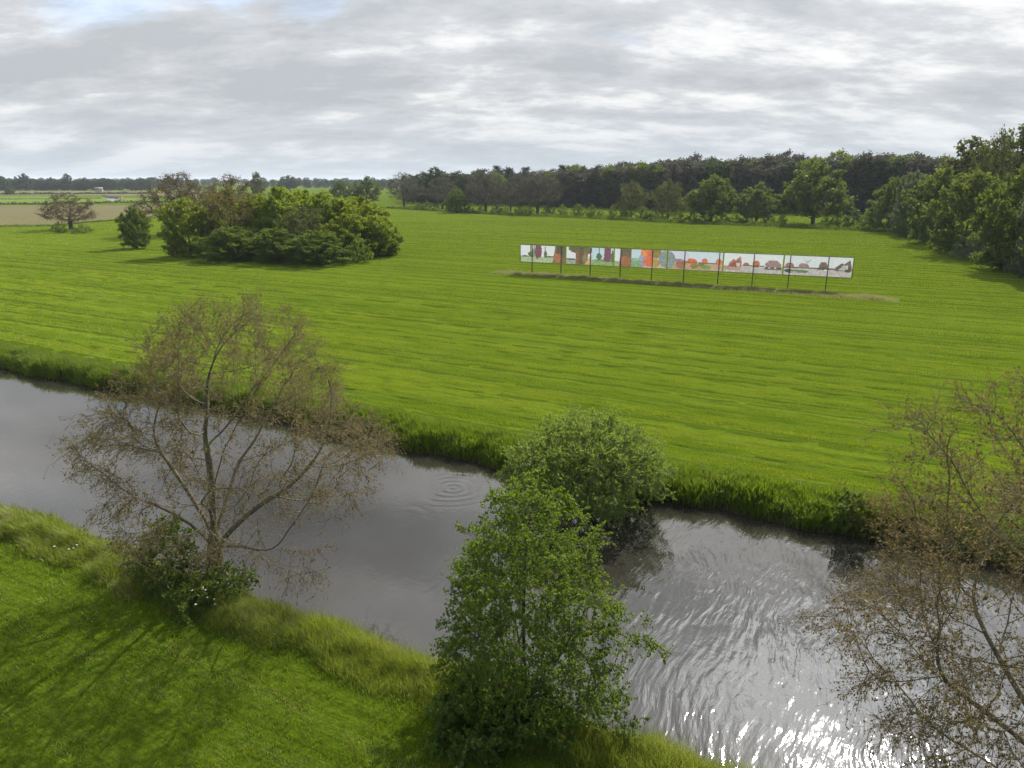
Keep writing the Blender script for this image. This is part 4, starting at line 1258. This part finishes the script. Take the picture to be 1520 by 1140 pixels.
SKYW, SKYB = (.64, .64, .69), (.46, .58, .68)
def rect(x0, x1, y0, y1): return [(x0, y0), (x1, y0), (x1, y1), (x0, y1)]
def circ(cx, cy, r, n=28, ax=1.0): return [(cx + r * ax * cos(2 * pi * k / n), cy + r * sin(2 * pi * k / n)) for k in range(n)]
def blob(cx, cy, rx, ry, seed, n=22):
    r = np.random.RandomState(seed); return [(cx + rx * cos(2 * pi * k / n) * (.75 + .4 * r.rand()), cy + ry * sin(2 * pi * k / n) * (.75 + .4 * r.rand())) for k in range(n)]
def house_shape(x, y, w, h): return [(x, y), (x + w, y), (x + w, y + h * .5), (x + w * .72, y + h), (x + w * .2, y + h), (x - w * .04, y + h * .5)]
def gable(x, y, w, h): return [(x, y), (x + w, y), (x + w, y + h * .42), (x + w * .88, y + h), (x + w * .55, y + h * .62), (x + w * .42, y + h * .72), (x + w * .1, y + h * .35)]
GRD, BRK, BRK2, DKB, PURP = (.36, .45, .28), (.22, .12, .07), (.36, .15, .08), (.11, .09, .06), (.19, .08, .11)
TRG, HED, RED, ORG, TAN = (.10, .16, .07), (.10, .13, .09), (.62, .15, .07), (.66, .24, .10), (.42, .30, .12)
GREY, PAVE, ROOF = (.22, .27, .28), (.44, .41, .41), (.38, .20, .16)
W6 = 1.0
arts = [
    [(rect(0, 1, 0, 1), SKYW), (rect(0, 1, 0, .34), GRD), (rect(0, 1, .3, .36), (.4, .45, .36)), (blob(.1, .34, .1, .05, 1), HED), (blob(.24, .45, .08, .17, 2), TRG), (rect(.22, .25, .4, 1), TRG), (rect(.3, .315, .5, 1), TRG), (blob(.31, .62, .04, .3, 11), (.2, .28, .18)),
     (blob(.40, .62, .09, .42, 3), PURP), (rect(.34, .46, .3, 1), PURP), (blob(.56, .5, .035, .25, 4), TRG), (rect(.55, .565, .4, .95), TRG), (blob(.66, .36, .14, .05, 5), HED),
     ([(.72, 0), (1, 0), (1, 1), (.78, 1), (.76, .62)], BRK), (rect(.8, 1, .58, 1), DKB), (blob(.84, .3, .1, .26, 6), BRK2), (rect(.93, .99, .3, 1), (.11, .13, .07))],
    [(rect(0, 1, 0, 1), SKYW), (rect(0, .2, 0, .25), (.3, .34, .3)), (blob(.1, .28, .14, .05, 1), HED), (blob(.3, .85, .28, .26, 2), DKB), (blob(.17, .9, .14, .16, 12), (.13, .13, .06)), (blob(.45, .82, .1, .24, 3), (.15, .14, .06)), (rect(.2, .46, 0, .72), BRK), (rect(.27, .37, 0, .7), (.12, .1, .055)), (blob(.4, .35, .06, .3, 4), (.24, .19, .09)),
     ([(.40, 0), (.55, 0), (.55, .62), (.49, .42)], (.48, .38, .2)), (rect(.55, 1, 0, 1), SKYB), (rect(.55, 1, 0, .3), (.24, .36, .15)), (blob(.78, .28, .2, .08, 5), (.18, .26, .13)), (blob(.70, .5, .06, .2, 6), TRG), (rect(.69, .71, .4, 1), TRG), (rect(.81, .95, .22, 1), PURP), (blob(.88, .5, .085, .3, 7), PURP), (blob(.98, .5, .03, .4, 8), TRG)],
    [(rect(0, 1, 0, 1), SKYB), (rect(0, .1, .3, 1), SKYW), (rect(0, .1, 0, .3), (.3, .4, .2)), (rect(.3, .55, 0, .42), (.2, .34, .2)), (blob(.42, .42, .12, .1, 1), (.26, .4, .3)), ([(.09, 0), (.33, 0), (.33, 1), (.12, 1)], BRK), (rect(.14, .32, .55, 1), (.15, .12, .07)), (blob(.2, .3, .1, .3, 2), BRK2), (blob(.24, .25, .08, .18, 22), (.33, .13, .05)),
     (rect(.55, 1, 0, 1), (.5, .42, .4)), (circ(.56, .2, .16, ax=.36), (.34, .24, .28)), (circ(.55, .55, .2, ax=.36), (.32, .31, .45)), (circ(.6, .85, .26, ax=.36), ORG), (circ(.68, .35, .3, ax=.36), RED), (rect(.64, .72, .05, 1), RED), (circ(.8, .82, .28, ax=.36), (.27, .19, .06)), (circ(.79, .26, .24, ax=.36), (.42, .27, .08)), (rect(.86, 1, 0, .2), (.5, .42, .2)),
     ([(1, 0.0)] + [(1 - .15 * sin(pi * k / 16), .5 - .5 * .94 * cos(pi * k / 16)) for k in range(17)] + [(1, 1.0)], GREY)],
    [(rect(0, 1, 0, 1), (.55, .56, .68)), (rect(.4, 1, .45, 1), (.52, .60, .68)), (rect(0, 1, 0, .42), (.42, .30, .20)), ([(0, 0.02)] + [(.14 * sin(pi * k / 16), .5 - .5 * .94 * cos(pi * k / 16)) for k in range(17)] + [(0, .98)], GREY), (circ(.24, .28, .25, ax=.36), (.30, .15, .08)), (blob(.2, .5, .12, .08, 1), (.3, .2, .28)),
     (blob(.45, .5, .09, .14, 2), RED), (rect(.32, .55, .36, .48), (.42, .12, .06)), (blob(.5, .2, .08, .16, 3), (.23, .19, .06)), (blob(.62, .32, .06, .12, 33), (.2, .16, .07)), (blob(.7, .18, .1, .12, 4), (.16, .27, .08)), (blob(.68, .52, .06, .14, 5), RED), (rect(.56, .96, .37, .43), (.15, .1, .08)), (blob(.94, .5, .06, .16, 6), RED), (rect(.8, 1, 0, .3), (.45, .33, .24))],
    [(rect(0, 1, 0, 1), (.62, .64, .67)), (rect(0, 1, 0, .36), PAVE), (rect(0, .3, .1, .3), (.40, .28, .21)), (gable(.07, .3, .24, .55), ROOF), (gable(.09, .28, .2, .42), (.3, .10, .07)), (rect(.22, .28, .3, .5), (.5, .48, .46)), (house_shape(.34, .36, .1, .16), (.4, .12, .08)), (rect(.33, .7, .34, .39), (.1, .08, .07)), (house_shape(.5, .38, .12, .28), (.45, .15, .07)), (rect(.52, .6, .3, .4), (.12, .1, .08)),
     (house_shape(.72, .3, .26, .4), (.30, .20, .20)), (rect(.71, .99, .2, .34), (.12, .11, .09)), (rect(.76, .8, .24, .34), (.45, .42, .38)), (rect(.86, .9, .24, .34), (.45, .42, .38))],
    [(rect(0, 1, 0, 1), (.58, .61, .65)), (rect(0, 1, 0, .38), PAVE), (rect(0, 1, .36, .42), (.13, .12, .1)), (house_shape(.02, .42, .13, .2), (.33, .16, .12)), (house_shape(.22, .42, .15, .2), (.30, .20, .22)), (rect(.21, .4, .36, .43), (.2, .17, .15)), (rect(.345, .352, .55, .8), (.28, .27, .27)), ([(.345, .62), (.30, .82), (.305, .82), (.352, .66)], (.28, .27, .27)), ([(.348, .62), (.40, .84), (.395, .85), (.344, .68)], (.28, .27, .27)),
     (blob(.08, .2, .08, .1, 1), (.06, .08, .05)), (blob(.24, .2, .14, .09, 2), (.14, .19, .09)), (rect(.1, .2, .14, .17), (.5, .48, .46)), (house_shape(.52, .36, .13, .36), (.17, .12, .10)), (rect(.5, .68, .32, .42), (.08, .07, .06)), (rect(.6, .66, .28, .36), (.6, .6, .6)), (gable(.74, .3, .25, .58), (.14, .11, .10)), (rect(.86, .94, .38, .6), (.5, .5, .5)), ([(.8, .35), (.93, .35), (.93, .52), (.88, .62)], (.45, .44, .43)), (rect(.9, .97, .25, .4), (.07, .07, .06))],
]
ends = [(0.02, None)]
cuts = [773.5, 840, 911.5, 990.5, 1073.5, 1163, 1260]
def along(u):
    # where the line of sight through column u crosses the board's line
    k = (u - 760) / FPX
    # x = k * depth, at height 4 m
    d0 = depth(np.array([PL[0], PL[1], 4.0])); d1 = depth(np.array([PRt[0], PRt[1], 4.0]))
    x0, x1 = PL[0], PRt[0]
    f = (k * d0 - x0) / ((x1 - x0) - k * (d1 - d0))
    return float(f * BL)
xs = [along(u) for u in cuts]
xs[0], xs[-1] = 0.05, BL - .05
for i, art in enumerate(arts):
    x0, x1 = xs[i] + (.13 if i else 0), xs[i + 1] - (.13 if i < 5 else 0)
    z0, z1 = Z0 + .05, Z1 - .05
    nx, nz = 110, 40
    gx, gz = np.meshgrid((np.arange(nx) + .5) / nx, (np.arange(nz) + .5) / nz, indexing='ij')
    idx = np.zeros((nx, nz), int)
    mats = []
    for poly, c in art:
        inside = np.zeros((nx, nz), bool)
        q = np.array(poly)
        for (ax, ay), (bx, by) in zip(q, np.roll(q, -1, 0)):
            if ay == by: continue
            cross = ((ay > gz) != (by > gz)) & (gx < (bx - ax) * (gz - ay) / (by - ay) + ax)
            inside ^= cross
        m = ink(tuple(x * .94 + .02 for x in c))
        if m not in mats: mats.append(m)
        idx[inside] = mats.index(m)
    px, pz = np.meshgrid(np.arange(nx + 1) / nx, np.arange(nz + 1) / nz, indexing='ij')
    V = np.stack([x0 + (x1 - x0) * px, np.zeros_like(px), z0 + (z1 - z0) * pz], -1).reshape(-1, 3).tolist()
    F = [(a_ * (nz + 1) + b_, (a_ + 1) * (nz + 1) + b_, (a_ + 1) * (nz + 1) + b_ + 1, a_ * (nz + 1) + b_ + 1) for a_ in range(nx) for b_ in range(nz)]
    mi = idx.ravel().tolist()
    me = bpy.data.meshes.new('print_sheet'); me.from_pydata(V, [], F)
    for m in mats: me.materials.append(m)
    me.polygons.foreach_set('material_index', mi)
    o = bpy.data.objects.new('print_sheet', me); COL.objects.link(o); o.parent = board
    o['label'] = ['print of pale sky, green hedges and brown tree trunks', 'print of a dark tree crown and a purple trunk on green', 'print of a brick-red trunk and orange and olive circles', 'print of half a grey circle and red treetops', 'print of red gabled village houses round a square', 'print of brown roofed houses across grey paving'][i]

# ------------------------------------------------------------------ haze
def build_haze():
    m, nt = nodes_of('haze_air')
    v = nd(nt, 'ShaderNodeVolumePrincipled', {'Color': (.80, .89, 1.0, 1), 'Density': HAZE, 'Anisotropy': 0.0})
    o = nt.nodes.new('ShaderNodeOutputMaterial'); nt.links.new(v.outputs[0], o.inputs['Volume'])
    a = Acc(); a.box(-12500, 12500, -9500, 12500, -3.6, 48)
    tag(a.build('haze', [m]), kind='stuff')


HAZE = .00007
build_haze()

# ------------------------------------------------------------------ sky, sun, camera
def ramp_add(nt, n):
    return nd(nt, 'ShaderNodeMapRange', {'Value': n, 'From Min': .36, 'From Max': .62, 'To Min': -.5, 'To Max': .5}).outputs[0]


def build_world():
    w = bpy.data.worlds.new('World'); scene.world = w; w.use_nodes = True
    nt = w.node_tree; nt.nodes.clear()
    sky = nd(nt, 'ShaderNodeTexSky', sky_type='NISHITA', sun_disc=False, sun_elevation=SUN_EL, sun_rotation=SUN_AZ, air_density=1.0, dust_density=1.5)
    d = nd(nt, 'ShaderNodeTexCoord').outputs['Generated']
    sp = nd(nt, 'ShaderNodeSeparateXYZ', {0: d})
    zc = math_n(nt, 'ADD', math_n(nt, 'MAXIMUM', sp.outputs[2], 0.0), .25)
    pl = nd(nt, 'ShaderNodeCombineXYZ', {0: math_n(nt, 'DIVIDE', sp.outputs[0], zc), 1: math_n(nt, 'DIVIDE', sp.outputs[1], zc), 2: 0.0}).outputs[0]
    pl = nd(nt, 'ShaderNodeMapping', {'Vector': pl, 'Location': (3.7, 1.3, 0), 'Rotation': (0, 0, radians(-18)), 'Scale': (.9, 1.5, 1)}).outputs[0]
    n1 = noise(nt, pl, 1.25, 9, .55, .15)
    n2 = noise(nt, nd(nt, 'ShaderNodeMapping', {'Vector': pl, 'Location': (.12, .3, 4.0)}).outputs[0], 2.2, 11, .62, .12)
    n3 = noise(nt, nd(nt, 'ShaderNodeMapping', {'Vector': pl, 'Location': (0, 0, 9.0)}).outputs[0], .5, 4, .5)
    cover = ramp(nt, n1, [(.26, .8), (.36, 1)], 'EASE')
    # the deck thins out to broken blue sky behind the camera and at the upper left
    rear = nd(nt, 'ShaderNodeMapRange', {'Value': sp.outputs[1], 'From Min': -.45, 'From Max': .2, 'To Min': .15, 'To Max': 1.0}).outputs[0]
    cover = math_n(nt, 'MULTIPLY', cover, rear)
    for az, el, wdt in ((-27.5, 13.6, .07), (-20, 14, .04), (-14.5, 13.8, .05)):
        g = (sin(radians(az)) * cos(radians(el)), cos(radians(az)) * cos(radians(el)), sin(radians(el)))
        dd = nd(nt, 'ShaderNodeVectorMath', {0: d, 1: g}, operation='DISTANCE').outputs['Value']
        dd = math_n(nt, 'ADD', dd, math_n(nt, 'MULTIPLY', math_n(nt, 'SUBTRACT', n2, .5), .22))
        cover = math_n(nt, 'MULTIPLY', cover, nd(nt, 'ShaderNodeMapRange', {'Value': dd, 'From Min': wdt * .5, 'From Max': wdt * 1.3, 'To Min': .35, 'To Max': 1.0}).outputs[0])
    thick = math_n(nt, 'ADD', math_n(nt, 'MULTIPLY', n2, .7), math_n(nt, 'MULTIPLY', n3, .3))
    shade = ramp(nt, thick, [(.38, .98), (.44, .86), (.50, .66), (.59, .54)], 'LINEAR')
    # towards the sun the veil is brighter
    dt = nd(nt, 'ShaderNodeVectorMath', {0: d, 1: tuple(SDIR)}, operation='DOT_PRODUCT').outputs['Value']
    dt = math_n(nt, 'MAXIMUM', dt, 0.0)
    glow = math_n(nt, 'ADD', math_n(nt, 'MULTIPLY', math_n(nt, 'ADD', .95, math_n(nt, 'MULTIPLY', math_n(nt, 'MAXIMUM', sp.outputs[2], 0.0), .55)), GLOW0), math_n(nt, 'ADD', math_n(nt, 'MULTIPLY', math_n(nt, 'POWER', dt, 22.0), GLOW1), math_n(nt, 'MULTIPLY', math_n(nt, 'POWER', dt, 60.0), GLOW2)))
    lum = math_n(nt, 'MULTIPLY', shade, glow)
    # higher up the deck is more broken: big bright and dull fields
    n4 = noise(nt, nd(nt, 'ShaderNodeMapping', {'Vector': pl, 'Location': (2.0, 5.0, 2.0)}).outputs[0], 1.5, 5, .55)
    upf = ramp(nt, sp.outputs[2], [(.24, 0), (.36, 1)])
    lum = math_n(nt, 'MULTIPLY', lum, math_n(nt, 'ADD', 1.0, math_n(nt, 'MULTIPLY', upf, ramp_add(nt, n4))))
    warm = mixc(nt, ramp(nt, shade, [(.35, 0), (1, 1)]), (.90, .97, 1.06), (1.0, .99, .975))
    cl = nd(nt, 'ShaderNodeVectorMath', {0: warm}, operation='SCALE')
    nt.links.new(lum, cl.inputs['Scale'])
    # thin veil over the blue as well
    veil = mixc(nt, .45, mixc(nt, 1.0, sky.outputs[0], (.7, .9, 1.15), 'MULTIPLY'), cl.outputs[0])
    c = mixc(nt, cover, veil, cl.outputs[0])
    # towards the horizon everything evens out
    hz = ramp(nt, sp.outputs[2], [(.0, .8), (.035, .45), (.10, 0)])
    c = mixc(nt, hz, c, tuple(x * HOR for x in (.82, .92, 1.02)))
    bg = nd(nt, 'ShaderNodeBackground', {'Color': c, 'Strength': .1}).outputs[0]
    o = nt.nodes.new('ShaderNodeOutputWorld'); nt.links.new(bg, o.inputs[0])


GLOW0, GLOW1, GLOW2, HOR = 6.0, 6.0, 35.0, 4.4
build_world()

sl = bpy.data.lights.new('sun', 'SUN')
sl.energy = 5.0; sl.angle = radians(.53); sl.color = (1.0, .94, .84)
so = bpy.data.objects.new('sun', sl); COL.objects.link(so)
so.rotation_euler = (pi / 2 - SUN_EL, 0, pi - SUN_AZ)
so.location = (60, 100, 90)

cam = bpy.data.cameras.new('camera'); cam.sensor_fit = 'HORIZONTAL'; cam.angle = 2 * math.atan(760 / FPX)
cam.clip_end = 30000; cam.clip_start = .5
co = bpy.data.objects.new('camera', cam); COL.objects.link(co)
co.location = (0, 0, CAMH); co.rotation_euler = (pi / 2 - PITCH, 0, 0)
scene.camera = co

scene.view_settings.view_transform = 'Standard'
scene.view_settings.look = 'None'
scene.view_settings.exposure = 0.82
scene.render.engine = 'CYCLES'
cy = scene.cycles
cy.max_bounces = 7; cy.diffuse_bounces = 3; cy.glossy_bounces = 2; cy.transmission_bounces = 4; cy.transparent_max_bounces = 4; cy.volume_bounces = 0
cy.caustics_reflective = False; cy.caustics_refractive = False
cy.sample_clamp_indirect = 4.0
cy.use_adaptive_sampling = True; cy.adaptive_threshold = .015
cy.use_denoising = True
cy.denoising_input_passes = 'RGB_ALBEDO_NORMAL'; cy.denoising_prefilter = 'NONE'
try: cy.denoiser = 'OPENIMAGEDENOISE'
except Exception: pass
